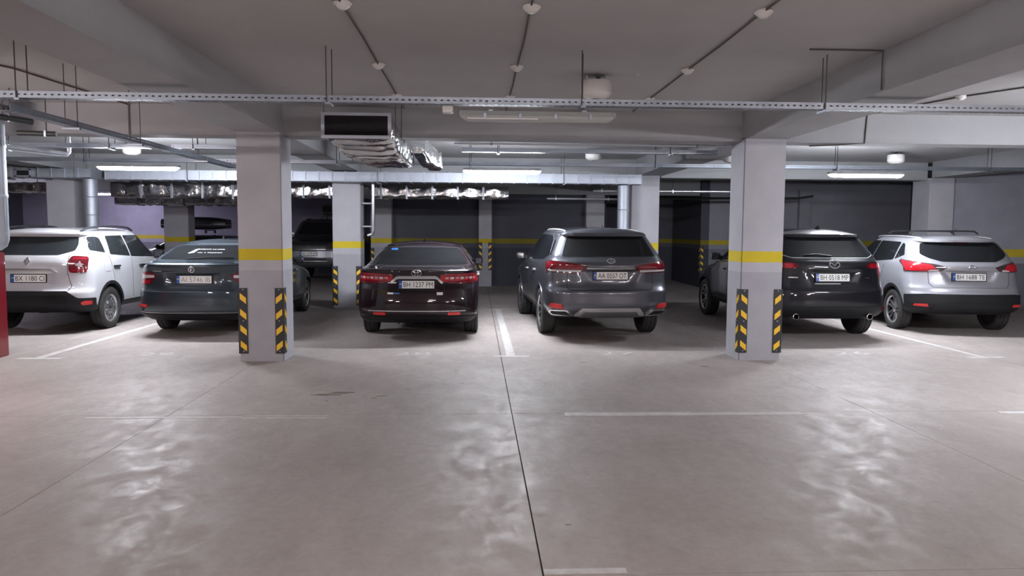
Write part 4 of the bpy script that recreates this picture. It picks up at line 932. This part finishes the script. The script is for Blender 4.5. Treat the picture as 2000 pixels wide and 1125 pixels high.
lightpair(c, [(.35, .985), (.5, 1.0), (.92, 1.005), (1.10, .97), (1.12, .90), (.98, .865), (.52, .865), (.36, .89)], REDL, [*[('clear_lens', [(.42+.08*k, .922), (.475+.08*k, .922), (.48+.08*k, .955), (.425+.08*k, .955)], CLEARL if k % 2 else mat('pink_lens', (.5, .2, .2), .12, coat=.8)) for k in range(7)], ('dark_lens', [(.40, .965), (1.0, .97), (1.0, .985), (.42, .982)], REDD), ('dark_lens', [(.45, .878), (1.0, .878), (1.0, .895), (.45, .898)], REDD)])
c.strip('chrome_bar', [(-.385, .862), (-.355, .895), (-.31, .94), (-.27, .955), (.27, .955), (.31, .94), (.355, .895), (.385, .862)], SILVT, .034, off=.018, th=.03)
c.plate(.838, 'BH 1237 PM', .0); c.emblem(1.018, [circ(.072, ry=.047), circ(.024, ry=.044), circ(.048, ry=.018, cy=.022)], r=.006)
c.decal('boot_badge', rpoly([(-.43, .70), (-.34, .70), (-.34, .725), (-.43, .725)], .003), SILVT, off=.006, th=.006)
c.decal('boot_badge', rpoly([(-.33, .705), (-.25, .705), (-.25, .722), (-.33, .722)], .003), BLUEST, off=.006, th=.006)
c.decal('boot_badge', rpoly([(.30, .69), (.39, .69), (.39, .73), (.30, .73)], .003), SILVT, off=.006, th=.006)
c.strip('bumper_trim', [(-.74, .45), (0, .452), (.74, .45)], SILVT, .012, off=.008, th=.012)
lightpair(c, [(.455, .40), (.64, .402), (.65, .432), (.47, .436)], REFL, name='reflector', r=.008)
c.decal('diffuser', rpoly([(-1.0, .265), (1.0, .265), (1.02, .375), (-1.02, .375)], .02), BLKP, off=.008, th=.03)
for x in (-.27, -.09, .09, .27): c.decal('diffuser_fin', rpoly([(x-.012, .262), (x+.012, .262), (x+.01, .35), (x-.01, .35)], .004), BLKP, off=.025, th=.03)
c.strip('boot_gap', [(-.40, .86), (-.42, .62), (-.38, .585), (.38, .585), (.42, .62), (.40, .86)], GAP, .006, off=.0012, th=.004)
c.decal('window_sticker', rpoly([(-.50, 1.335), (-.39, 1.335), (-.39, 1.36), (-.50, 1.36)], .004), BLUEST, off=.005, th=.003)
windows(c, [[(1.25, 1.12), (3.4, 1.02), (3.55, 1.03), (2.8, 1.35), (2.3, 1.39), (1.75, 1.35)]], trim=[(1.25, 1.11), (1.7, 1.36), (2.3, 1.40)])
doors(c, [(1.65, 1.5), (2.6, 2.55), (3.6, 3.5)], .33, 1.02, [(1.85, .9), (2.85, .88)], CHROME)
c.fin(1.75, c.paint, .05); both(lambda sg: c.mirror(3.15, 1.06, sg)); windscreen(c, 1.05, 1.38, .62, .5); headlights(c, [(.4, .62), (.95, .66), (.95, .76), (.5, .74)])

# ---- grey SUV
L = 4.89
c = Car('grey_suv', 'metallic grey SUV with silver skid plate and twin exhausts, right of the centre bay line', GR, L, 1.08, dict(
    w=[(.34, .82), (.42, .90), (.55, .94), (.8, .948), (1.0, .945), (1.12, .93), (1.2, .90), (1.27, .855), (1.4, .79), (1.56, .71), (1.63, .67), (1.655, .64)],
    yr=[(.34, .22), (.40, .10), (.47, .03), (.56, 0), (.755, .005), (.785, .035), (.9, .07), (1.05, .075), (1.12, .06), (1.2, .09), (1.265, .15), (1.56, .42), (1.605, .455), (1.62, .40), (1.655, .44)],
    yf=[(.34, L-.2), (.45, L-.03), (.6, L), (.8, L-.05), (.93, L-.2), (1.0, L-.6), (1.06, L-1.05), (1.1, L-1.25), (1.655, L-2.15)],
    dR=[(.34, .35), (.6, .45), (1.0, .5), (1.2, .55), (1.3, .42), (1.655, .3)], pR=[(.34, 2.6), (1.1, 2.6), (1.3, 3.2), (1.655, 3.4)],
    dF=[(.34, .8), (1.0, .9), (1.1, .5), (1.655, .4)], pF=[(.34, 2.4), (1.655, 2.6)]), 1.655, .075, (.007, 2.5, 1.2),
    disp=lambda x, z, y: .03*sbox(np.abs(x)+(.98-z)*.6, -1, .40, .04)*sbox(z, .80, 1.06, .03)-.015*sbox(z, 1.10, 1.2, .03), loc=(1.955, 12.0), rz=math.radians(3.2), paint=paintm('metallic_grey_paint', (.105, .108, .128), .6, .32))
ys = (1.08, 3.87); common(c, ys, .37, .235, 1.65, 'multi')
c.decal('rear_window', rpoly([(-.73, 1.275), (.73, 1.275), (.60, 1.60), (-.60, 1.60)], .04), GLASS, off=.003)
c.decal('rear_spoiler', rpoly([(-.63, 1.618), (.63, 1.618), (.61, 1.65), (-.61, 1.65)], .012), c.paint, off=.012, th=.03)
lightpair(c, [(.35, 1.135), (.5, 1.16), (.72, 1.19), (1.02, 1.205), (1.14, 1.16), (1.06, 1.05), (.95, 1.03), (.47, 1.02), (.40, 1.07)], REDD, [('red_lens', [(.42, 1.125), (.72, 1.17), (1.06, 1.185), (1.06, 1.10), (.44, 1.085)], mat('ruby_lens', (.20, .006, .014), .12, coat=.8)), ('clear_lens', [(.46, 1.035), (.98, 1.045), (1.02, 1.07), (.44, 1.072)], CLEARL), ('smoked_lens', [(.60, 1.032), (.86, 1.035), (.86, 1.055), (.60, 1.055)], SMOKE)])
c.strip('chrome_bar', [(-.37, 1.10), (.37, 1.10)], CHROME, .02, off=.014, th=.02)
c.plate(.985, 'AA 0557 OT', .0)
c.emblem(1.195, [circ(.058, ry=.043), [(.005, .04), (-.028, -.012), (.05, -.012)]], r=.008, off=.015)
c.strip('tailgate_gap', [(-.66, 1.02), (-.665, .81), (-.62, .772), (.62, .772), (.665, .81), (.66, 1.02)], GAP, .009, off=.0012, th=.004)
c.decal('skid_plate', rpoly([(-.55, .385), (.55, .385), (.44, .505), (-.44, .505)], .02), SILVT, off=.02, th=.05)
c.decal('skid_recess', rpoly([(-.47, .37), (.47, .37), (.40, .455), (-.40, .455)], .02), mat('grey_recess', (.16, .16, .17), .5, .3), off=.024, th=.05)
for sg in (1, -1):
    e = c.decal('exhaust_trim', ref(rpoly([(.545, .39), (.60, .385), (.90, .395), (.97, .44), (.93, .475), (.66, .478)], .02), sg), CHROME, off=.022, th=.04)
    c.decal('exhaust_opening', ref(rpoly([(.595, .405), (.88, .41), (.935, .442), (.90, .458), (.68, .46)], .012), sg), UNDER, off=.0245, th=.006, parent=e)
lightpair(c, [(.72, .50), (.75, .56), (.92, .568), (.95, .53), (.88, .505)], REFL, name='reflector', r=.01)
c.decal('valance', rpoly([(-1.0, .345), (1.0, .345), (1.02, .39), (-1.02, .39)], .01), BLKP, off=.008, th=.03)
windows(c, [[(.62, 1.30), (.95, 1.20), (3.3, 1.12), (3.48, 1.13), (2.8, 1.51), (2.3, 1.585), (1.2, 1.58), (.95, 1.51)]], trim=[(.62, 1.29), (.94, 1.52), (1.2, 1.59), (2.3, 1.595), (2.82, 1.52)])
c.decal('quarter_glass', rpoly([(.50, 1.29), (.58, 1.29), (.80, 1.52), (.72, 1.52)], .01), GLASS, 'side', 1, .004, .008); c.decal('quarter_glass', rpoly([(.50, 1.29), (.58, 1.29), (.80, 1.52), (.72, 1.52)], .01), GLASS, 'side', -1, .004, .008)
doors(c, [(1.62, 1.45), (2.45, 2.4), (3.5, 3.4)], .42, 1.12, [(1.75, 1.0), (2.7, .98)], CHROME, [(1.52, .345), (3.42, .345), (3.42, .42), (1.52, .42)])
both(lambda sg: [c.archtrim(y, .37, sg, w=.035, m=c.paint) for y in ys])
both(lambda sg: c.roofrail(sg, .66, 2.5, .92, SILVT, .022, .014)); c.fin(.75, c.paint, .05); both(lambda sg: c.mirror(3.0, 1.17, sg, BLKP)); windscreen(c, 1.13, 1.58, .66, .54); headlights(c, [(.5, .78), (1.0, .84), (1.0, .93), (.6, .88)])

# ---- black SUV
L = 4.55
c = Car('black_suv', 'black SUV with round exhaust tips behind the near right column', GR, L, .93, dict(
    w=[(.33, .80), (.4, .88), (.55, .915), (.9, .92), (1.08, .905), (1.18, .88), (1.26, .84), (1.4, .775), (1.56, .69), (1.62, .65), (1.645, .62)],
    yr=[(.33, .2), (.4, .08), (.5, .01), (.6, 0), (.765, .01), (.795, .04), (1.0, .09), (1.12, .10), (1.2, .13), (1.26, .2), (1.56, .48), (1.60, .51), (1.615, .45), (1.645, .48)],
    yf=[(.33, L-.2), (.45, L-.03), (.6, L), (.8, L-.05), (.93, L-.2), (1.0, L-.6), (1.06, L-1.05), (1.1, L-1.25), (1.645, L-2.1)],
    dR=[(.33, .35), (.6, .45), (1.0, .5), (1.2, .52), (1.3, .44), (1.645, .32)], pR=[(.33, 2.6), (1.1, 2.5), (1.3, 3.0), (1.645, 3.2)],
    dF=[(.33, .8), (1.0, .9), (1.1, .5), (1.645, .4)], pF=[(.33, 2.4), (1.645, 2.6)]), 1.645, .085, (.007, 2.4, 1.2),
    disp=lambda x, z, y: .03*sbox(np.abs(x)+(1.0-z)*.5, -1, .38, .04)*sbox(z, .86, 1.07, .03), loc=(5.45, 11.88), paint=paintm('black_paint', (.010, .010, .014), .1))
ys = (.93, 3.63); common(c, ys, .36, .225, 1.60, 'twin')
c.decal('rear_window', rpoly([(-.73, 1.31), (-.6, 1.275), (.6, 1.275), (.73, 1.31), (.57, 1.595), (-.57, 1.595)], .03), GLASS, off=.003)
c.strip('window_edge', [(-.74, 1.31), (-.6, 1.265), (.6, 1.265), (.74, 1.31)], SILVT, .008, off=.005, th=.008)
c.decal('rear_spoiler', rpoly([(-.61, 1.612), (.61, 1.612), (.59, 1.64), (-.59, 1.64)], .012), c.paint, off=.012, th=.03)
lightpair(c, [(.53, 1.165), (.62, 1.19), (.97, 1.19), (1.06, 1.155), (.97, 1.10), (.62, 1.095), (.54, 1.12)], REDD, [('red_lens', [(.60, 1.11), (.74, 1.108), (.74, 1.175), (.60, 1.172)], REDL), ('clear_lens', [(.76, 1.11), (.92, 1.112), (.92, 1.175), (.76, 1.175)], mat('rose_lens', (.4, .12, .12), .12, coat=.8))])
c.plate(.965, 'BH 0518 MP', -.02, frame=True); c.emblem(1.165, [circ(.078, ry=.062), [(-.074, .012), (-.045, .020), (-.022, .006), (0, -.022), (.022, .006), (.045, .020), (.074, .012)]], r=.009)
c.decal('boot_badge', rpoly([(-.69, .955), (-.55, .955), (-.55, .972), (-.69, .972)], .003), CHROME, off=.006, th=.006); c.decal('boot_badge', rpoly([(.50, .955), (.59, .955), (.59, .967), (.50, .967)], .003), CHROME, off=.006, th=.006)
c.strip('tailgate_gap', [(-.66, 1.09), (-.665, .82), (-.62, .782), (.62, .782), (.665, .82), (.66, 1.09)], GAP, .009, off=.0012, th=.004)
c.decal('lip_glint', rpoly([(-.3, .865), (.1, .865), (.1, .878), (-.3, .878)], .004), SILVT, off=.006, th=.008)  # silver strip stands in for a reflection on the bumper lip
c.decal('rear_bumper', rpoly([(-1.1, .335), (1.1, .335), (1.1, .53), (.66, .535), (-.66, .535), (-1.1, .53)], .02), BLKP, off=.01, th=.03)
for sg in (1, -1):
    p = c.P(.575*sg, .395, .035); bm = bmesh.new(); lathe(bm, [(.046, .12), (.046, -.03), (.038, -.034), (.036, -.02), (.036, .1)], 22, 'x', Matrix.Rotation(PI/2, 4, 'Z')); o = obj('exhaust_tip', bm, CHROME, c.root, smooth=40, loc=p)
    bm = bmesh.new(); lathe(bm, [(.036, -.012), (.01, -.012)], 22, 'x', Matrix.Rotation(PI/2, 4, 'Z')); obj('exhaust_bore', bm, UNDER, o)
lightpair(c, [(.84, .45), (.93, .45), (.93, .515), (.84, .51)], REDD, name='reflector', r=.01)
bm = bmesh.new(); tube(bm, [tuple(c.P(.0, 1.285, .015)), tuple(c.P(-.2, 1.31, .02)), tuple(c.P(-.42, 1.30, .015))], .011, 8); obj('wiper', bm, BLKP, c.root)
windows(c, [[(.62, 1.32), (.95, 1.22), (3.05, 1.12), (3.2, 1.13), (2.55, 1.48), (2.1, 1.55), (1.2, 1.54), (.9, 1.48)]], trim=[(.62, 1.305), (.95, 1.208), (3.05, 1.108)])
doors(c, [(1.48, 1.35), (2.3, 2.25), (3.3, 3.2)], .42, 1.12, [(1.6, 1.0), (2.5, .98)], None, [(1.38, .335), (3.18, .335), (3.18, .42), (1.38, .42)])
both(lambda sg: [c.archtrim(y, .36, sg, w=.05) for y in ys])
c.fin(.72, BLKP, .06); both(lambda sg: c.mirror(2.8, 1.18, sg)); windscreen(c, 1.13, 1.58, .66, .54); headlights(c, [(.5, .78), (1.0, .84), (1.0, .91), (.6, .86)])

# ---- silver crossover
L = 4.38
c = Car('silver_crossover', 'silver crossover with black roof rack bars beside the right wall', GR, L, .86, dict(
    w=[(.33, .80), (.4, .88), (.55, .905), (.85, .918), (1.05, .905), (1.15, .885), (1.22, .845), (1.35, .785), (1.5, .705), (1.55, .665), (1.575, .63)],
    yr=[(.33, .2), (.42, .05), (.5, 0), (.66, 0), (.70, .03), (.755, .035), (.785, .06), (1.0, .10), (1.1, .10), (1.19, .17), (1.50, .47), (1.53, .50), (1.545, .42), (1.575, .44)],
    yf=[(.33, L-.2), (.45, L-.03), (.6, L), (.8, L-.05), (.93, L-.2), (1.0, L-.6), (1.05, L-1.05), (1.09, L-1.2), (1.575, L-2.05)],
    dR=[(.33, .35), (.6, .45), (1.0, .5), (1.2, .5), (1.3, .42), (1.575, .3)], pR=[(.33, 2.6), (1.1, 2.5), (1.3, 3.0), (1.575, 3.2)],
    dF=[(.33, .8), (1.0, .9), (1.1, .5), (1.575, .4)], pF=[(.33, 2.4), (1.575, 2.6)]), 1.575, .06, (.008, 2.3, 1.15),
    disp=lambda x, z, y: .035*sbox(np.abs(x)+(.98-z)*.55, -1, .40, .035)*sbox(z, .84, 1.04, .025)-.012*sbox(z, 1.05, 1.14, .04), loc=(8.10, 12.4), rz=math.radians(-6.5), paint=paintm('silver_paint', (.40, .40, .44), .5, .35))
ys = (.86, 3.506); common(c, ys, .345, .225, 1.59, 'black')
c.decal('rear_window', rpoly([(-.42, 1.19), (.42, 1.19), (.60, 1.25), (.71, 1.32), (.64, 1.49), (.54, 1.528), (-.54, 1.528), (-.64, 1.49), (-.71, 1.32), (-.60, 1.25)], .03), GLASS, off=.003)
c.decal('rear_spoiler', rpoly([(-.62, 1.543), (.62, 1.543), (.6, 1.57), (-.6, 1.57)], .01), c.paint, off=.01, th=.025)
c.decal('high_brake_light', rpoly([(-.12, 1.508), (.12, 1.508), (.12, 1.524), (-.12, 1.524)], .003), REDD, off=.006, th=.004)
lightpair(c, [(.37, 1.10), (.55, 1.145), (.85, 1.19), (1.14, 1.215), (1.2, 1.18), (1.08, 1.10), (1.04, 1.02), (.62, 1.02), (.45, 1.035)], SMOKE, [('red_lens', [(.52, 1.055), (.6, 1.13), (.86, 1.175), (1.13, 1.20), (1.05, 1.10), (1.0, 1.035), (.66, 1.035)], mat('bright_red_lens', (.5, .012, .022), .14, coat=.8)), ('clear_lens', [(.50, 1.035), (.66, 1.028), (.62, 1.055), (.5, 1.065)], CLEARL)])
c.plate(.94, 'BH 1688 TE', -.02); c.emblem(1.085, [circ(.045), [(-.06, 0), (.06, 0)]], r=.008)
c.strip('tailgate_gap', [(-.65, 1.03), (-.645, .84), (-.58, .772), (.58, .772), (.645, .84), (.65, 1.03)], GAP, .008, off=.0012, th=.004)
c.decal('rear_bumper', rpoly([(-1.08, .335), (1.08, .335), (1.08, .64), (.7, .665), (-.7, .665), (-1.08, .64)], .02), BLKP, off=.012, th=.04)
c.decal('bumper_step', rpoly([(-.62, .40), (.62, .40), (.58, .52), (-.58, .52)], .03), BLKP, off=.024, th=.02)
lightpair(c, [(.66, .47), (.88, .475), (.86, .50), (.68, .505)], REFL, name='reflector', r=.008)
c.decal('boot_badge', rpoly([(-.62, .865), (-.5, .865), (-.5, .878), (-.62, .878)], .003), CHROME, off=.006, th=.006)
windows(c, [[(.66, 1.29), (.95, 1.20), (.95, 1.50), (.84, 1.47)], [(.985, 1.19), (1.86, 1.13), (1.82, 1.515), (1.03, 1.505)], [(1.885, 1.125), (2.95, 1.09), (3.05, 1.1), (2.45, 1.45), (2.1, 1.515), (1.845, 1.515)]])
doors(c, [(1.42, 1.25), (2.1, 2.05), (3.15, 3.0)], .42, 1.1, [(1.5, .98), (2.35, .96)], CHROME, [(1.28, .335), (3.08, .335), (3.08, .43), (1.28, .43)])
both(lambda sg: [c.archtrim(y, .345, sg, w=.05) for y in ys])
RAIL = mat('black_rail', (.02, .02, .024), .35)
both(lambda sg: c.roofrail(sg, .62, 2.3, .9, SILVT, .022, .013))
for yy in (1.05, 1.85):
    bm = bmesh.new(); z = 1.69; tube(bm, [(-.58, yy-c.oh, z-.05), (-.52, yy-c.oh, z-.005), (-.4, yy-c.oh, z), (.4, yy-c.oh, z), (.52, yy-c.oh, z-.005), (.58, yy-c.oh, z-.05)], .015, 8); obj('rack_bar', bm, RAIL, c.root, smooth=50)
c.fin(.72, BLKP, .12, rod=True); both(lambda sg: c.mirror(2.65, 1.15, sg)); windscreen(c, 1.12, 1.51, .64, .52); headlights(c, [(.5, .76), (1.0, .82), (1.0, .9), (.6, .86)])

# ---- dark SUV nose-out in the far bay
L = 4.9
c = Car('dark_grey_suv', 'big dark SUV facing out far back between the two left columns', 'cars in the far left bay', L, 1.1, dict(
    w=[(.5, .86), (.65, .95), (1.0, .97), (1.2, .96), (1.36, .92), (1.5, .86), (1.86, .74), (1.93, .68)],
    yr=[(.5, .1), (.6, 0), (1.3, .05), (1.86, .5), (1.93, .45)],
    yf=[(.5, L-.12), (.58, L-.02), (.75, L), (1.0, L-.02), (1.18, L-.06), (1.26, L-.18), (1.34, L-.8), (1.40, L-1.15), (1.46, L-1.4), (1.93, L-2.0)],
    dR=[(.5, .4), (1.93, .3)], pR=[(.5, 2.6), (1.93, 3.2)], dF=[(.5, .4), (1.2, .42), (1.4, .5), (1.93, .35)], pF=[(.5, 2.8), (1.93, 2.8)]), 1.93, .06, (.01, 2.4, 1.3), loc=(-5.02, 26.3), rz=PI, paint=paintm('charcoal_paint', (.06, .06, .068), .4))
ys = (1.1, 3.95); common(c, ys, .39, .25, 1.68, 'multi')
windscreen(c, 1.48, 1.88, .74, .60)
c.decal('grille', rpoly([(-.52, 1.02), (.52, 1.02), (.56, 1.22), (-.56, 1.22)], .02), MESHB, 'front', 1, .008, .02)
for z in (1.05, 1.09, 1.13, 1.17): c.strip('grille_bar', [(-.5, z), (.5, z)], CHROME, .010, 'front', 1, .014, .01)
headlights(c, [(.58, 1.06), (.92, 1.08), (.95, 1.2), (.60, 1.2)], SMOKE)
c.decal('lower_grille', rpoly([(-.55, .66), (.55, .66), (.5, .79), (-.5, .79)], .02), MESHB, 'front', 1, .008, .02)
c.decal('front_bumper', rpoly([(-.9, .82), (.9, .82), (.85, 1.0), (-.85, 1.0)], .03), mat('bumper_grey', (.22, .22, .24), .35, .5), 'front', 1, .006, .02)
c.strip('bumper_trim', [(-.55, .70), (.55, .70)], CHROME, .02, 'front', 1, .012, .02)
c.plate(.93, 'BH 1278 EM', .0, .5, .11, 'front'); c.emblem(1.14, [[(-.04, 0), (.04, 0)]], r=.014, off=.02, mode='front')
both(lambda sg: c.mirror(3.0, 1.50, sg, SILVT)); windows(c, [[(.8, 1.46), (3.2, 1.46), (2.8, 1.8), (1.2, 1.84)]])
both(lambda sg: c.roofrail(sg, .7, 2.6, .85, RAIL, .05, .018))
def roof_box(label, loc, rz, Lb, Wb, H, m):
    r = empty('roof_box', loc, rz); tag(r, label, 'roof box')
    def shell(name, z0, z1, prof):
        bm = bmesh.new(); rings = []
        for t in np.linspace(0, 1, 13):
            y = -Lb/2+Lb*t; e = max(.72, (1-abs(2*t-1)**prof)**(1/prof))
            rings.append([bm.verts.new((math.copysign(abs(math.cos(a))**.3, math.cos(a))*Wb/2*e, y, z0+(z1-z0)*abs(math.sin(a))**.6*e)) for a in [PI*k/10 for k in range(11)]])
        for a, b in zip(rings, rings[1:]):
            for k in range(10): bm.faces.new((a[k], a[k+1], b[k+1], b[k]))
            bm.faces.new((a[10], a[0], b[0], b[10]))
        bm.faces.new(rings[0]); bm.faces.new(rings[-1]); obj(name, bm, m, r, smooth=50)
    shell('lid', H*.38, H, 3.5); shell('tray', H*.36, H*.0, 3.5)
    for y in (-.45, .45):
        bm = bmesh.new(); box(bm, -Wb*.55, Wb*.55, y-.02, y+.02, -.035, -.005); obj('cross_bar', bm, RAIL, r)
        for sx in (-1, 1):
            bm = bmesh.new(); box(bm, sx*Wb*.5-.03, sx*Wb*.5+.03, y-.03, y+.03, -.12, -.03); obj('bar_foot', bm, RAIL, r)
BOXM = mat('roof_box_black', (.012, .012, .015), .3)
roof_box('dark roof box on the far SUV facing out', (-4.75, 25.6, 2.12), 0, 1.7, .8, .36, BOXM)

# ---- black wagon, side on, with a roof box
L = 4.6
c = Car('black_wagon', 'black estate car parked sideways far left behind the columns', 'cars in the far left bay', L, 1.0, dict(
    w=[(.28, .80), (.4, .88), (.8, .90), (.95, .88), (1.1, .80), (1.36, .66), (1.41, .62)],
    yr=[(.28, .15), (.45, 0), (.9, .03), (1.02, .1), (1.36, .55), (1.41, .5)],
    yf=[(.28, L-.15), (.5, L), (.75, L-.1), (.88, L-.5), (.98, L-1.2), (1.41, L-2.05)],
    dR=[(.28, .4), (1.41, .3)], pR=[(.28, 2.6), (1.41, 3.2)], dF=[(.28, .7), (1.0, .8), (1.1, .5), (1.41, .4)], pF=[(.28, 2.4), (1.41, 2.6)]), 1.41, .05, (.008, 2.2, 1.1), loc=(-8.45, 25.4), rz=PI/2, paint=mat('black_wagon_paint', (.008, .008, .01), .3, coat=1.0))
ys = (1.0, 3.65); common(c, ys, .33, .22, 1.55, 'five')
windows(c, [[(.7, 1.06), (3.2, 1.0), (2.6, 1.33), (1.9, 1.38), (1.0, 1.36)]])
c.decal('rear_window', rpoly([(-.62, 1.06), (.62, 1.06), (.5, 1.34), (-.5, 1.34)], .03), GLASS, off=.003); windscreen(c, 1.02, 1.37, .62, .5); both(lambda sg: c.mirror(2.85, 1.05, sg))
lightpair(c, [(.6, .85), (.95, .87), (.95, .98), (.62, .98)], REDD)
roof_box('black roof box on the sideways estate car far left', (-9.35, 25.4, 1.62), PI/2, 2.1, .85, .42, BOXM)
